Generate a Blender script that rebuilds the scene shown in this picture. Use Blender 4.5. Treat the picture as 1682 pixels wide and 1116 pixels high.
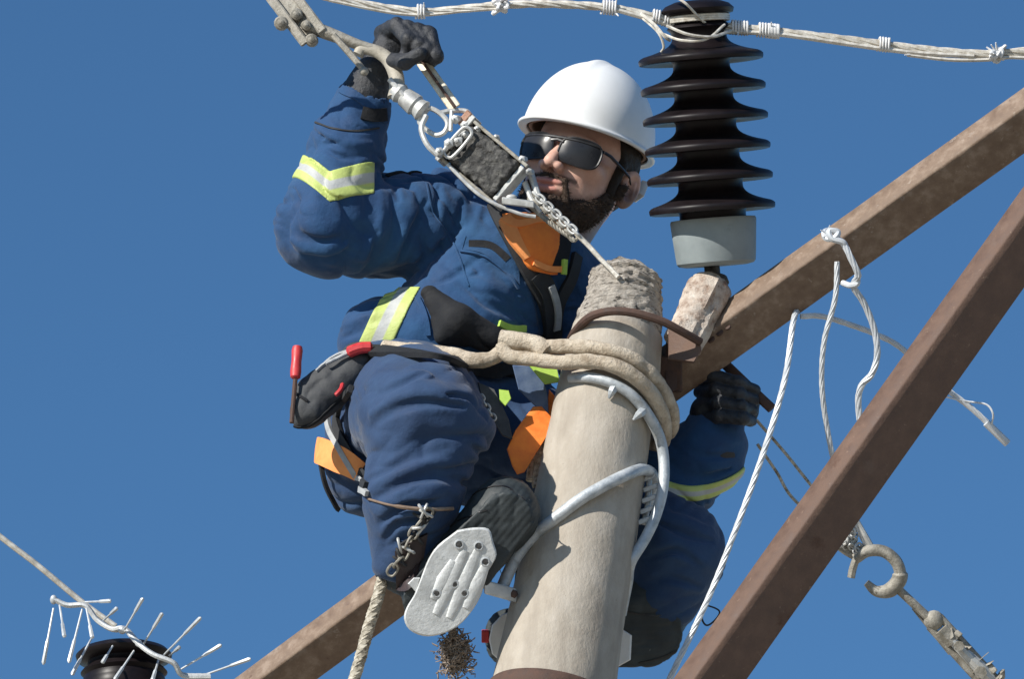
import bpy, math, random
import numpy as np
from mathutils import Vector, Matrix
random.seed(7)
rng = np.random.RandomState(11)
for o in list(bpy.data.objects): bpy.data.objects.remove(o)
S = bpy.context.scene
COL = S.collection
R = math.radians

# ------------------------------------------------------------------ camera
D0 = 10.0                                   # metres from the camera to the pole
TH = R(25)                                  # the camera looks up this much
CAM = Vector((0, 0, 1.6))
camd = bpy.data.cameras.new('camera'); cam = bpy.data.objects.new('camera', camd); COL.objects.link(cam)
cam.location = CAM; cam.rotation_euler = (R(90) + TH, 0, 0)
camd.sensor_width = 36; camd.lens = 36 * D0 / 1.682
camd.clip_end = 5000; camd.clip_start = 0.1
S.camera = cam
S.render.resolution_x = 1024; S.render.resolution_y = 680

# ------------------------------------------------------------------ light
SUN = Vector((-.63, -.60, .48)).normalized()   # towards the sun
w = bpy.data.worlds.new('World'); S.world = w; w.use_nodes = True
nt = w.node_tree; bg = nt.nodes['Background']
sky = nt.nodes.new('ShaderNodeTexSky'); sky.sky_type = 'NISHITA'; sky.sun_disc = False
sky.sun_elevation = math.asin(SUN.z); sky.sun_rotation = math.atan2(SUN.x, SUN.y)
sky.altitude = 2500; sky.air_density = 1.5; sky.dust_density = 0.0; sky.ozone_density = 8.5
vm = nt.nodes.new('ShaderNodeVectorMath'); vm.operation = 'MULTIPLY'; vm.inputs[1].default_value = (.90, 1.06, 1.04); nt.links.new(sky.outputs[0], vm.inputs[0]); nt.links.new(vm.outputs[0], bg.inputs[0]); bg.inputs[1].default_value = 0.079
sl = bpy.data.lights.new('sun', 'SUN'); sl.energy = 4.6; sl.angle = R(.53); sl.color = (1, .955, .88)
so = bpy.data.objects.new('sun', sl); COL.objects.link(so); so.rotation_euler = SUN.to_track_quat('Z', 'Y').to_euler()
so.location = (-20, -20, 30)
S.view_settings.view_transform = 'Standard'; S.view_settings.look = 'None'
S.view_settings.exposure = 0.42; S.view_settings.gamma = 1.0
S.render.engine = 'CYCLES'

# ------------------------------------------------------------------ frames
# local frame: metres, X right, Y up, Z towards the camera, origin D0 in front of the camera
ROT = cam.rotation_euler.to_matrix()
LOCO = CAM + ROT @ Vector((0, 0, -D0))
RN = np.array(ROT); LN = np.array(LOCO)
def to_world(V): return np.asarray(V, float) @ RN.T + LN
def W(x, y, wd=0.):
    """photo pixel and depth (mm, away) -> local metres"""
    s = 1 + wd / 1000. / D0
    return np.array([(x - 841) / 1000. * s, (558 - y) / 1000. * s, -wd / 1000.])
def qw(y, q): return (q + (558 - y) * math.sin(TH)) / math.cos(TH)
def J(x, y, q=0.): return W(x, y, qw(y, q))   # q = horizontal distance behind the pole (mm)
WUP = RN.T @ np.array([0, 0, 1.])             # world up in the local frame
def nrm(v): v = np.asarray(v, float); return v / (np.linalg.norm(v) + 1e-12)

# ------------------------------------------------------------------ mesh builder
class MB:
    def __init__(s): s.v = []; s.f = []; s.n = 0; s.uv = None
    def add(s, V, F):
        V = np.asarray(V, float); s.v.append(V); o = s.n
        s.f += [tuple(i + o for i in f) for f in F]; s.n += len(V); return s
    def box(s, c, ax, ay, az, bev=.12):
        """oriented box: centre, three half-extent vectors; chamfered edges"""
        c = np.array(c); ax, ay, az = map(np.asarray, (ax, ay, az))
        l = [np.linalg.norm(a) for a in (ax, ay, az)]; b = min(l) * bev
        e = [nrm(a) for a in (ax, ay, az)]
        V = []; idx = {}
        for sx in (-1, 1):
            for sy in (-1, 1):
                for sz in (-1, 1):
                    sg = (sx, sy, sz)
                    for k in range(3):
                        p = c.copy()
                        for m in range(3):
                            p = p + e[m] * sg[m] * (l[m] - (0 if m == k else b))
                        idx[(sx, sy, sz, k)] = len(V); V.append(p)
        F = []
        for k in range(3):
            a, b2 = [m for m in range(3) if m != k]
            for sk in (-1, 1):
                q = []
                for (u, v) in ((-1, -1), (1, -1), (1, 1), (-1, 1)):
                    sg = [0, 0, 0]; sg[k] = sk; sg[a] = u; sg[b2] = v; q.append(idx[(*sg, k)])
                F.append(tuple(q))
        for k in range(3):                       # edges along axis k
            a, b2 = [m for m in range(3) if m != k]
            for u in (-1, 1):
                for v in (-1, 1):
                    q = []
                    for sk, kk in ((-1, a), (1, a), (1, b2), (-1, b2)):
                        sg = [0, 0, 0]; sg[k] = sk; sg[a] = u; sg[b2] = v; q.append(idx[(*sg, kk)])
                    F.append(tuple(q))
        for sx in (-1, 1):
            for sy in (-1, 1):
                for sz in (-1, 1): F.append(tuple(idx[(sx, sy, sz, k)] for k in range(3)))
        return s.add(V, F)
    def tube(s, P, r, seg=10, flat=None, ups=None, cap=True):
        """swept tube; r scalar or list; flat=(a,b) scales of the section"""
        P = [np.asarray(p, float) for p in P]; n = len(P)
        rr = [r] * n if np.isscalar(r) else list(r)
        T = [nrm(P[min(i + 1, n - 1)] - P[max(i - 1, 0)]) for i in range(n)]
        u = np.array([0, 0, 1.]) if ups is None else np.asarray(ups, float)
        if abs(np.dot(u, T[0])) > .95: u = np.array([0, 1., 0]) if ups is None else u + np.array([.3, .3, 0])
        V = []; u = nrm(u - T[0] * np.dot(u, T[0]))
        fa, fb = flat or (1, 1)
        for i in range(n):
            u = nrm(u - T[i] * np.dot(u, T[i])); b = np.cross(T[i], u)
            for k in range(seg):
                a = 2 * math.pi * k / seg
                V.append(P[i] + rr[i] * (math.cos(a) * fa * u + math.sin(a) * fb * b))
        F = [(i * seg + k, i * seg + (k + 1) % seg, (i + 1) * seg + (k + 1) % seg, (i + 1) * seg + k) for i in range(n - 1) for k in range(seg)]
        if cap: F += [tuple(range(seg))[::-1], tuple((n - 1) * seg + k for k in range(seg))]
        return s.add(V, F)
    def lathe(s, o, ax, prof, seg=40, jit=0., closed=True):
        """prof: list of (height, radius) along axis"""
        o = np.asarray(o); ax = nrm(ax); u = nrm(np.cross(ax, [.3, .1, 1])); b = np.cross(ax, u)
        V = []
        for (h, r) in prof:
            for k in range(seg):
                a = 2 * math.pi * k / seg
                V.append(o + ax * h + max(r, 1e-5) * (math.cos(a) * u + math.sin(a) * b))
        n = len(prof)
        F = [(i * seg + k, i * seg + (k + 1) % seg, (i + 1) * seg + (k + 1) % seg, (i + 1) * seg + k) for i in range(n - 1) for k in range(seg)]
        if closed: F += [tuple(range(seg))[::-1], tuple((n - 1) * seg + k for k in range(seg))]
        return s.add(V, F)
    def ell(s, c, r, basis=None, seg=14):
        c = np.asarray(c); B = np.eye(3) if basis is None else np.asarray(basis); r = np.ones(3) * r
        V = []; m = seg // 2
        for i in range(m + 1):
            t = math.pi * i / m
            for k in range(seg):
                a = 2 * math.pi * k / seg
                d = np.array([math.sin(t) * math.cos(a), math.cos(t), math.sin(t) * math.sin(a)])
                V.append(c + (d * r) @ B)
        F = [(i * seg + k, (i + 1) * seg + k, (i + 1) * seg + (k + 1) % seg, i * seg + (k + 1) % seg)[::-1] for i in range(m) for k in range(seg)]
        return s.add(V, F)
    def plate(s, pts, nrmv, th, bev=.0015):
        """pts: outline (local metres, roughly planar), extruded by th against nrmv with a small chamfer"""
        P = np.array(pts); nv = nrm(nrmv); c = P.mean(0); n = len(P)
        inn = c + (P - c) * (1 - bev / max(np.linalg.norm(P - c, axis=1).mean(), 1e-6))
        rings = [inn, P - nv * bev, P - nv * (th - bev), inn - nv * th]
        V = np.vstack(rings)
        F = [tuple(range(n)), tuple(range(3 * n, 4 * n))[::-1]]
        for q in range(3):
            for i in range(n):
                F.append((q * n + i, (q + 1) * n + i, (q + 1) * n + (i + 1) % n, q * n + (i + 1) % n))
        return s.add(V, F)
    def build(s, name, mat, parent=None, smooth=True, origin=None, attr=None, sharp=35):
        V = np.vstack(s.v); return mk(name, to_world(V), s.f, mat, parent, smooth, origin, attr, sharp)

def mk(name, VW, F, mat, parent=None, smooth=True, origin=None, attr=None, sharp=35):
    if parent is not None: org = np.array(parent['_o'])
    elif origin is not None: org = to_world(np.asarray(origin))
    else: org = np.array([VW[:, 0].mean(), VW[:, 1].mean(), VW[:, 2].min()])
    me = bpy.data.meshes.new(name)
    me.from_pydata((VW - org).tolist(), [], [tuple(map(int, f)) for f in F]); me.validate()
    import bmesh
    bm = bmesh.new(); bm.from_mesh(me); bmesh.ops.recalc_face_normals(bm, faces=bm.faces); bm.to_mesh(me); bm.free()
    me.update()
    if smooth:
        me.polygons.foreach_set('use_smooth', [True] * len(me.polygons))
        if sharp is not None: me.set_sharp_from_angle(angle=R(sharp))
    if attr is not None:
        for k, a in attr.items():
            at = me.attributes.new(k, 'FLOAT', 'POINT'); at.data.foreach_set('value', np.asarray(a, np.float32))
    o = bpy.data.objects.new(name, me); COL.objects.link(o)
    if mat: me.materials.append(mat)
    o['_o'] = [float(x) for x in org]
    if parent is not None: o.parent = parent
    else: o.location = org
    return o
def thing(name, label, cat, base, group=None):
    org = to_world(np.asarray(base)); o = bpy.data.objects.new(name, None); COL.objects.link(o)
    o.location = org; o.empty_display_size = .05; o['_o'] = [float(x) for x in org]
    return tag(o, label, cat, group)
def tag(o, label, cat, group=None):
    o['label'] = label; o['category'] = cat
    if group: o['group'] = group
    return o

def spline(pts, n=8):
    P = [np.asarray(p, float) for p in pts]
    if len(P) == 2: return [P[0] + (P[1] - P[0]) * t for t in np.linspace(0, 1, n + 1)]
    Q = [2 * P[0] - P[1]] + P + [2 * P[-1] - P[-2]]; out = []
    for i in range(1, len(Q) - 2):
        p0, p1, p2, p3 = Q[i - 1:i + 3]
        for k in range(n):
            t = k / n
            out.append(.5 * ((2 * p1) + (-p0 + p2) * t + (2 * p0 - 5 * p1 + 4 * p2 - p3) * t * t + (-p0 + 3 * p1 - 3 * p2 + p3) * t ** 3))
    out.append(P[-1]); return out
def resample(P, step):
    P = np.array(P); d = np.r_[0, np.cumsum(np.linalg.norm(np.diff(P, axis=0), axis=1))]
    n = max(2, int(d[-1] / step) + 1); t = np.linspace(0, d[-1], n)
    return np.stack([np.interp(t, d, P[:, i]) for i in range(3)], 1)
def twisted(mb, P, r, n=3, pitch=.03, sr=None, seg=6, step=None):
    """laid rope: n helical strands around the path"""
    P = resample(P, step or pitch / 9); T = np.gradient(P, axis=0); L = np.r_[0, np.cumsum(np.linalg.norm(np.diff(P, axis=0), axis=1))]
    u = np.array([0, 0, 1.]); U = []
    for t in T: t = nrm(t); u = nrm(u - t * np.dot(u, t)); U.append(u)
    U = np.array(U); B = np.cross(T / np.linalg.norm(T, axis=1)[:, None], U)
    sr = sr or r * .56
    for k in range(n):
        a = 2 * math.pi * (k / n + L / pitch)
        mb.tube(P + (r - sr) * (np.cos(a)[:, None] * U + np.sin(a)[:, None] * B), sr, seg)
    return mb
def coil(mb, a, b, R_, r, turns, seg=5):
    a = np.asarray(a); b = np.asarray(b); t = nrm(b - a); u = nrm(np.cross(t, [.2, .3, 1])); v = np.cross(t, u); n = int(turns * 12)
    mb.tube([a + (b - a) * i / n + R_ * (math.cos(2 * math.pi * turns * i / n) * u + math.sin(2 * math.pi * turns * i / n) * v) for i in range(n + 1)], r, seg)
def oval(mb, c, dl, dw, L, Wd, r, seg=7, n=26):
    """closed chain link"""
    dl = nrm(dl); dw = nrm(dw - dl * np.dot(dw, dl)); P = []
    for i in range(n + 1):
        a = 2 * math.pi * i / n; x = math.cos(a); y = math.sin(a)
        P.append(np.asarray(c) + dl * (L - Wd) * np.sign(x) * min(1, abs(x) * 2) + dl * Wd * x + dw * Wd * y)
    mb.tube(P, r, seg)

# ------------------------------------------------------------------ materials
def mat(name, cols, rough=.6, metal=0., scale=60., bump=.3, bscale=None, detail=6., dist=.002, stretch=None, coords='Object', spec=.5, rvar=.15, spots=None, extra=None, coat=0., sheen=0., ridge=None):
    m = bpy.data.materials.new(name); m.use_nodes = True; N = m.node_tree.nodes; L = m.node_tree.links
    b = N['Principled BSDF']; tc = N.new('ShaderNodeTexCoord'); src = tc.outputs[coords]
    if stretch:
        mp = N.new('ShaderNodeMapping'); mp.inputs['Scale'].default_value = stretch; L.new(src, mp.inputs[0]); src = mp.outputs[0]
    nz = N.new('ShaderNodeTexNoise'); nz.inputs['Scale'].default_value = scale; nz.inputs['Detail'].default_value = detail; nz.inputs['Roughness'].default_value = .65
    L.new(src, nz.inputs['Vector'])
    rp = N.new('ShaderNodeValToRGB'); e = rp.color_ramp.elements
    n = len(cols); lo, hi = .32, .68
    e[0].position = lo; e[0].color = (*cols[0], 1); e[1].position = hi; e[1].color = (*cols[-1], 1)
    for i in range(1, n - 1): x = e.new(lo + (hi - lo) * i / (n - 1)); x.color = (*cols[i], 1)
    L.new(nz.outputs['Fac'], rp.inputs[0]); colout = rp.outputs[0]
    if spots:   # (scale, threshold, colour, softness)
        for (ss, th, c, sf) in spots:
            v = N.new('ShaderNodeTexNoise'); v.inputs['Scale'].default_value = ss; v.inputs['Detail'].default_value = 8; v.inputs['Roughness'].default_value = .7; L.new(src, v.inputs['Vector'])
            mr = N.new('ShaderNodeMapRange'); mr.inputs[1].default_value = th; mr.inputs[2].default_value = th + sf; L.new(v.outputs['Fac'], mr.inputs[0])
            mx = N.new('ShaderNodeMix'); mx.data_type = 'RGBA'; L.new(mr.outputs[0], mx.inputs[0]); L.new(colout, mx.inputs[6]); mx.inputs[7].default_value = (*c, 1); colout = mx.outputs[2]
    if extra: colout = extra(m, colout, src)
    L.new(colout, b.inputs['Base Color'])
    b.inputs['Metallic'].default_value = metal; b.inputs['Specular IOR Level'].default_value = spec
    b.inputs['Coat Weight'].default_value = coat
    if sheen: b.inputs['Sheen Weight'].default_value = sheen
    mr = N.new('ShaderNodeMapRange'); mr.inputs[1].default_value = .3; mr.inputs[2].default_value = .7
    mr.inputs[3].default_value = max(0, rough - rvar); mr.inputs[4].default_value = min(1, rough + rvar); L.new(nz.outputs['Fac'], mr.inputs[0]); L.new(mr.outputs[0], b.inputs['Roughness'])
    if bump:
        n2 = N.new('ShaderNodeTexNoise'); n2.inputs['Scale'].default_value = bscale or scale * 3; n2.inputs['Detail'].default_value = 8; n2.inputs['Roughness'].default_value = .65; L.new(src, n2.inputs['Vector'])
        bp = N.new('ShaderNodeBump'); bp.inputs['Strength'].default_value = bump; bp.inputs['Distance'].default_value = dist; L.new(n2.outputs['Fac'], bp.inputs['Height']); L.new(bp.outputs[0], b.inputs['Normal'])
        if ridge:
            prev = bp.outputs[0]
            for (rs_, rd, st) in ridge:
                mp2 = N.new('ShaderNodeMapping'); mp2.inputs['Scale'].default_value = st; L.new(src, mp2.inputs[0])
                n3 = N.new('ShaderNodeTexNoise'); n3.noise_type = 'RIDGED_MULTIFRACTAL'; n3.inputs['Scale'].default_value = rs_; n3.inputs['Detail'].default_value = 2.0; n3.inputs['Roughness'].default_value = .4; n3.inputs['Distortion'].default_value = .5; L.new(mp2.outputs[0], n3.inputs['Vector'])
                b2 = N.new('ShaderNodeBump'); b2.inputs['Strength'].default_value = 1; b2.inputs['Distance'].default_value = rd; L.new(n3.outputs['Fac'], b2.inputs['Height']); L.new(prev, b2.inputs['Normal']); prev = b2.outputs[0]
            L.new(prev, b.inputs['Normal'])
    return m
def attr_ramp(attr, stops, amount=1.):
    def f(m, col, src):
        N = m.node_tree.nodes; L = m.node_tree.links
        a = N.new('ShaderNodeAttribute'); a.attribute_name = attr; rp = N.new('ShaderNodeValToRGB'); rp.color_ramp.interpolation = 'LINEAR'
        e = rp.color_ramp.elements; e[0].position = stops[0][0]; e[0].color = (*stops[0][1], 1); e[1].position = stops[-1][0]; e[1].color = (*stops[-1][1], 1)
        for p, c in stops[1:-1]: x = e.new(p); x.color = (*c, 1)
        L.new(a.outputs['Fac'], rp.inputs[0]); mx = N.new('ShaderNodeMix'); mx.data_type = 'RGBA'; mx.blend_type = 'MULTIPLY'; mx.inputs[0].default_value = amount
        L.new(rp.outputs[0], mx.inputs[6]); L.new(col, mx.inputs[7]); return mx.outputs[2]
    return f
def lin(r, g, b): f = lambda c: ((c / 255 + .055) / 1.055) ** 2.4 if c > 10 else c / 255 / 12.92; return (f(r), f(g), f(b))

M = {}
def streaks(m, col, src):
    N = m.node_tree.nodes; L = m.node_tree.links
    mp = N.new('ShaderNodeMapping'); mp.inputs['Scale'].default_value = (1, 1, .10); L.new(src, mp.inputs[0])
    nz = N.new('ShaderNodeTexNoise'); nz.inputs['Scale'].default_value = 34; nz.inputs['Detail'].default_value = 5; L.new(mp.outputs[0], nz.inputs['Vector'])
    mr = N.new('ShaderNodeMapRange'); mr.inputs[1].default_value = .52; mr.inputs[2].default_value = .70; mr.inputs[4].default_value = .38; L.new(nz.outputs['Fac'], mr.inputs[0])
    mx = N.new('ShaderNodeMix'); mx.data_type = 'RGBA'; L.new(mr.outputs[0], mx.inputs[0]); L.new(col, mx.inputs[6]); mx.inputs[7].default_value = (.22, .185, .15, 1)
    return mx.outputs[2]
M['concrete'] = mat('concrete', [(.335, .29, .235), (.39, .345, .285), (.44, .395, .335)], .9, 0, 30, .5, 160, dist=.003, stretch=(1, 1, .6), spots=[(150, .655, (.20, .165, .13), .06), (9, .58, (.28, .25, .215), .2), (60, .66, (.50, .47, .42), .05)], extra=streaks)
M['rough_concrete'] = mat('rough_concrete', [(.16, .135, .11), (.46, .41, .35), (.60, .55, .48)], .95, 0, 60, 1., 110, dist=.010, stretch=(1, 1, 2.6), spots=[(40, .57, (.06, .05, .04), .05)])
M['rust'] = mat('rusty_painted_steel', [(.095, .054, .038), (.12, .071, .050), (.15, .092, .066)], .75, 0, 34, .5, 200, dist=.002, spots=[(90, .62, (.22, .145, .10), .08), (12, .60, (.085, .042, .026), .1), (5, .60, (.16, .11, .085), .12)])
M['rust_light'] = mat('weathered_steel', [(.14, .09, .06), (.19, .13, .09), (.28, .21, .16)], .75, 0, 38, .4, 180, dist=.002, spots=[(60, .60, (.36, .30, .25), .12), (30, .62, (.09, .045, .028), .08)])
M['rust_dark'] = mat('dark_rust_rod', [(.05, .028, .02), (.10, .055, .04)], .8, 0, 60, .4, 300)
M['zinc'] = mat('galvanised_steel', [(.36, .36, .35), (.50, .50, .48), (.62, .62, .60)], .5, .35, 60, .25, 260, dist=.001, spots=[(50, .63, (.26, .24, .20), .1)])
M['alu'] = mat('dull_aluminium', [(.42, .44, .45), (.54, .56, .57), (.60, .62, .63)], .5, .3, 40, .15, 200, dist=.001, spots=[(30, .65, (.36, .36, .35), .1)])
M['cap'] = mat('grey_cement_cap', [(.20, .23, .235), (.27, .305, .305)], .7, 0, 18, .25, 180, dist=.001, spots=[(16, .60, (.17, .19, .19), .15), (70, .66, (.36, .38, .37), .05)])
M['cast'] = mat('cast_iron_fittings', [(.17, .16, .13), (.28, .26, .22), (.42, .40, .35)], .65, .35, 55, .6, 220, dist=.002, spots=[(60, .6, (.09, .075, .055), .1)])
M['grime'] = mat('greasy_mottled_metal', [(.018, .018, .017), (.055, .053, .050), (.16, .155, .14)], .6, .25, 70, .9, 130, dist=.005)
M['glaze'] = mat('brown_porcelain_glaze', [(.006, .0045, .005), (.013, .009, .010)], .42, 0, 20, .05, 60, spec=.22, rvar=.06)
M['wire'] = mat('bare_wire', [(.42, .38, .31), (.58, .54, .47), (.70, .68, .62)], .5, .25, 90, .2, 400, dist=.0005)
M['whitewire'] = mat('pale_wire', [(.50, .52, .54), (.66, .68, .70)], .5, .2, 50, .2, 400, dist=.0005)
M['lacing'] = mat('white_binding', [(.55, .55, .55), (.72, .72, .72)], .7, 0, 60, .3)
M['rope'] = mat('cream_rope_sleeve', [(.30, .235, .165), (.50, .42, .32), (.62, .54, .43)], .95, 0, 45, .9, 160, dist=.006, spots=[(38, .60, (.30, .23, .16), .15)])
M['cord'] = mat('speckled_cord', [(.10, .08, .06), (.42, .38, .30), (.60, .56, .48)], .9, 0, 110, .4, 300)
M['fray'] = mat('frayed_jute', [(.10, .075, .055), (.24, .19, .15), (.36, .30, .25)], .95, 0, 90, .2)
CL = dict(ridge=[(6, .0055, (.7, .7, 1.6)), (13, .0016, (1, 1, .6))], rough=.82, scale=9, bump=.38, bscale=40, dist=.008, sheen=.12, spec=.3)
M['jacket'] = mat('blue_workwear', [(.010, .040, .112), (.014, .056, .145), (.024, .080, .180)], spots=[(11, .66, (.020, .042, .085), .15), (60, .71, (.06, .10, .17), .06)], **CL)
M['trousers'] = mat('navy_trousers', [(.014, .036, .092), (.021, .050, .116), (.032, .070, .145)], spots=[(8, .64, (.040, .052, .078), .2), (60, .70, (.07, .09, .13), .06)], **CL)
M['webbing'] = mat('black_webbing', [(.012, .013, .014), (.028, .029, .032)], .8, 0, 60, .4, 300)
M['black'] = mat('black_fabric', [(.004, .0045, .006), (.010, .011, .014)], .9, 0, 30, .5, 90, dist=.004)
M['pouch'] = mat('worn_black_pouch', [(.022, .024, .027), (.05, .052, .055), (.075, .078, .08)], .75, 0, 30, .5, 90, dist=.003)
M['glove'] = mat('dark_leather_glove', [(.010, .011, .014), (.022, .024, .029), (.04, .042, .05)], .58, 0, 35, .8, 90, dist=.004)
M['orange'] = mat('orange_webbing', [(.78, .17, .02), (.90, .26, .04)], .75, 0, 60, .4, 300, dist=.001)
M['peach'] = mat('sunlit_orange', [(.80, .26, .065), (.90, .35, .11)], .75, 0, 40, .3, 300, dist=.001)  # lighter copy of the orange webbing, sunlit tone put into the colour
M['grey_trim'] = mat('grey_trim', [(.28, .29, .29), (.42, .43, .43)], .7, 0, 60, .3)
M['lime'] = mat('lime_tape', [(.32, .50, .06), (.42, .62, .10)], .6, 0, 60, .2)
M['skin'] = mat('skin', [(.54, .30, .225), (.62, .365, .28), (.68, .43, .34)], .5, 0, 30, .25, 420, dist=.0006, spec=.4,
                extra=lambda m, c, s: attr_ramp('stub', [(0, (1, 1, 1)), (1, (.16, .14, .13))])(m, attr_ramp('lips', [(0, (1, 1, 1)), (1, (.80, .58, .60))])(m, c, s), s))
_b = M['skin'].node_tree.nodes['Principled BSDF']; _b.inputs['Subsurface Weight'].default_value = .15; _b.inputs['Subsurface Radius'].default_value = (.008, .003, .002); _b.inputs['Subsurface Scale'].default_value = 1
M['beard'] = mat('dark_brown_beard', [(.025, .016, .011), (.07, .045, .032)], .75, 0, 180, .5, 500, spec=.25)
M['hair'] = mat('dark_hair', [(.010, .007, .005), (.030, .020, .014)], .7, 0, 200, .5, 500, spec=.3)
M['helmet'] = mat('white_helmet_shell', [(.74, .74, .72), (.80, .80, .79)], .38, 0, 12, .05, 60, spec=.5, rvar=.06, spots=[(9, .66, (.66, .65, .62), .2), (45, .70, (.50, .48, .44), .03)])
M['liner'] = mat('tan_liner', [(.20, .11, .065), (.30, .18, .11)], .8, 0, 40, .3)
M['lens'] = mat('smoke_lens', [(.014, .015, .018), (.03, .031, .036)], .28, 0, 10, 0, spec=.22, rvar=.05)
M['frame'] = mat('black_plastic', [(.010, .010, .012), (.02, .02, .022)], .4, 0, 30, .1)
M['rubber'] = mat('dusty_rubber_boot', [(.013, .018, .020), (.024, .031, .034), (.045, .055, .058)], .62, 0, 16, .35, 120, dist=.003, spots=[(20, .62, (.10, .108, .105), .2), (90, .66, (.16, .165, .16), .05)])
M['plate'] = mat('worn_cast_aluminium', [(.46, .47, .465), (.58, .59, .58), (.68, .69, .68)], .55, .15, 28, .5, 120, dist=.003, spots=[(26, .62, (.34, .34, .33), .15)])
M['red'] = mat('red_plastic_handle', [(.42, .02, .025), (.60, .05, .05)], .45, 0, 40, .1)
M['blackwire'] = mat('black_thin_wire', [(.01, .01, .012), (.02, .02, .02)], .6, 0, 40, 0)
M['ground'] = mat('dry_earth', [(.34, .29, .22), (.42, .37, .29), (.50, .45, .36)], .95, 0, .8, .6, 12, dist=.03)
M['hivis'] = mat('hivis_tape', [(.9, .9, .9), (1, 1, 1)], .55, 0, 90, .5, 260, dist=.002,
    extra=attr_ramp('band', [(0, (.46, .54, .15)), (.32, (.50, .58, .18)), (.37, (.44, .45, .44)), (.63, (.46, .47, .45)), (.68, (.50, .58, .18)), (1, (.46, .54, .15))]))
M['hivis_lit'] = M['hivis']

# ------------------------------------------------------------------ signed distance modelling (mm, local frame)
TAB = rng.rand(32, 32, 32).astype(np.float32)
def vnoise(P, sc, seed=0):
    Q = P / sc + np.array([seed * 7.3, seed * 3.7, seed * 5.1]); i = np.floor(Q).astype(int); f = Q - i; f = f * f * (3 - 2 * f)
    r = 0
    for dx in (0, 1):
        for dy in (0, 1):
            for dz in (0, 1):
                wt = (f[:, 0] if dx else 1 - f[:, 0]) * (f[:, 1] if dy else 1 - f[:, 1]) * (f[:, 2] if dz else 1 - f[:, 2])
                r = r + wt * TAB[(i[:, 0] + dx) & 31, (i[:, 1] + dy) & 31, (i[:, 2] + dz) & 31]
    return r * 2 - 1
def jm(x, y, q=0): return J(x, y, q) * 1000
def wm(x, y, wd=0): return W(x, y, wd) * 1000
def cone(P, a, b, ra, rb):
    ab = b - a; t = np.clip((P - a) @ ab / (ab @ ab), 0, 1)
    return np.linalg.norm(P - a - t[:, None] * ab, axis=1) - (ra + (rb - ra) * t)
def ellp(P, c, r, B=None):
    Q = P - c
    if B is not None: Q = Q @ np.asarray(B).T
    r = np.asarray(r, float); k0 = np.linalg.norm(Q / r, axis=1); k1 = np.linalg.norm(Q / (r * r), axis=1) + 1e-9
    return k0 * (k0 - 1) / k1
def smin(a, b, k): h = np.clip(.5 + .5 * (b - a) / k, 0, 1); return b + (a - b) * h - k * h * (1 - h)
def smax(a, b, k): return -smin(-a, -b, k)
def chain_sdf(P, js, k=12):
    """js: list of (point, radius)"""
    d = None
    for (a, ra), (b, rb) in zip(js[:-1], js[1:]):
        c = cone(P, a, b, ra, rb); d = c if d is None else smin(d, c, k)
    return d
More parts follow.
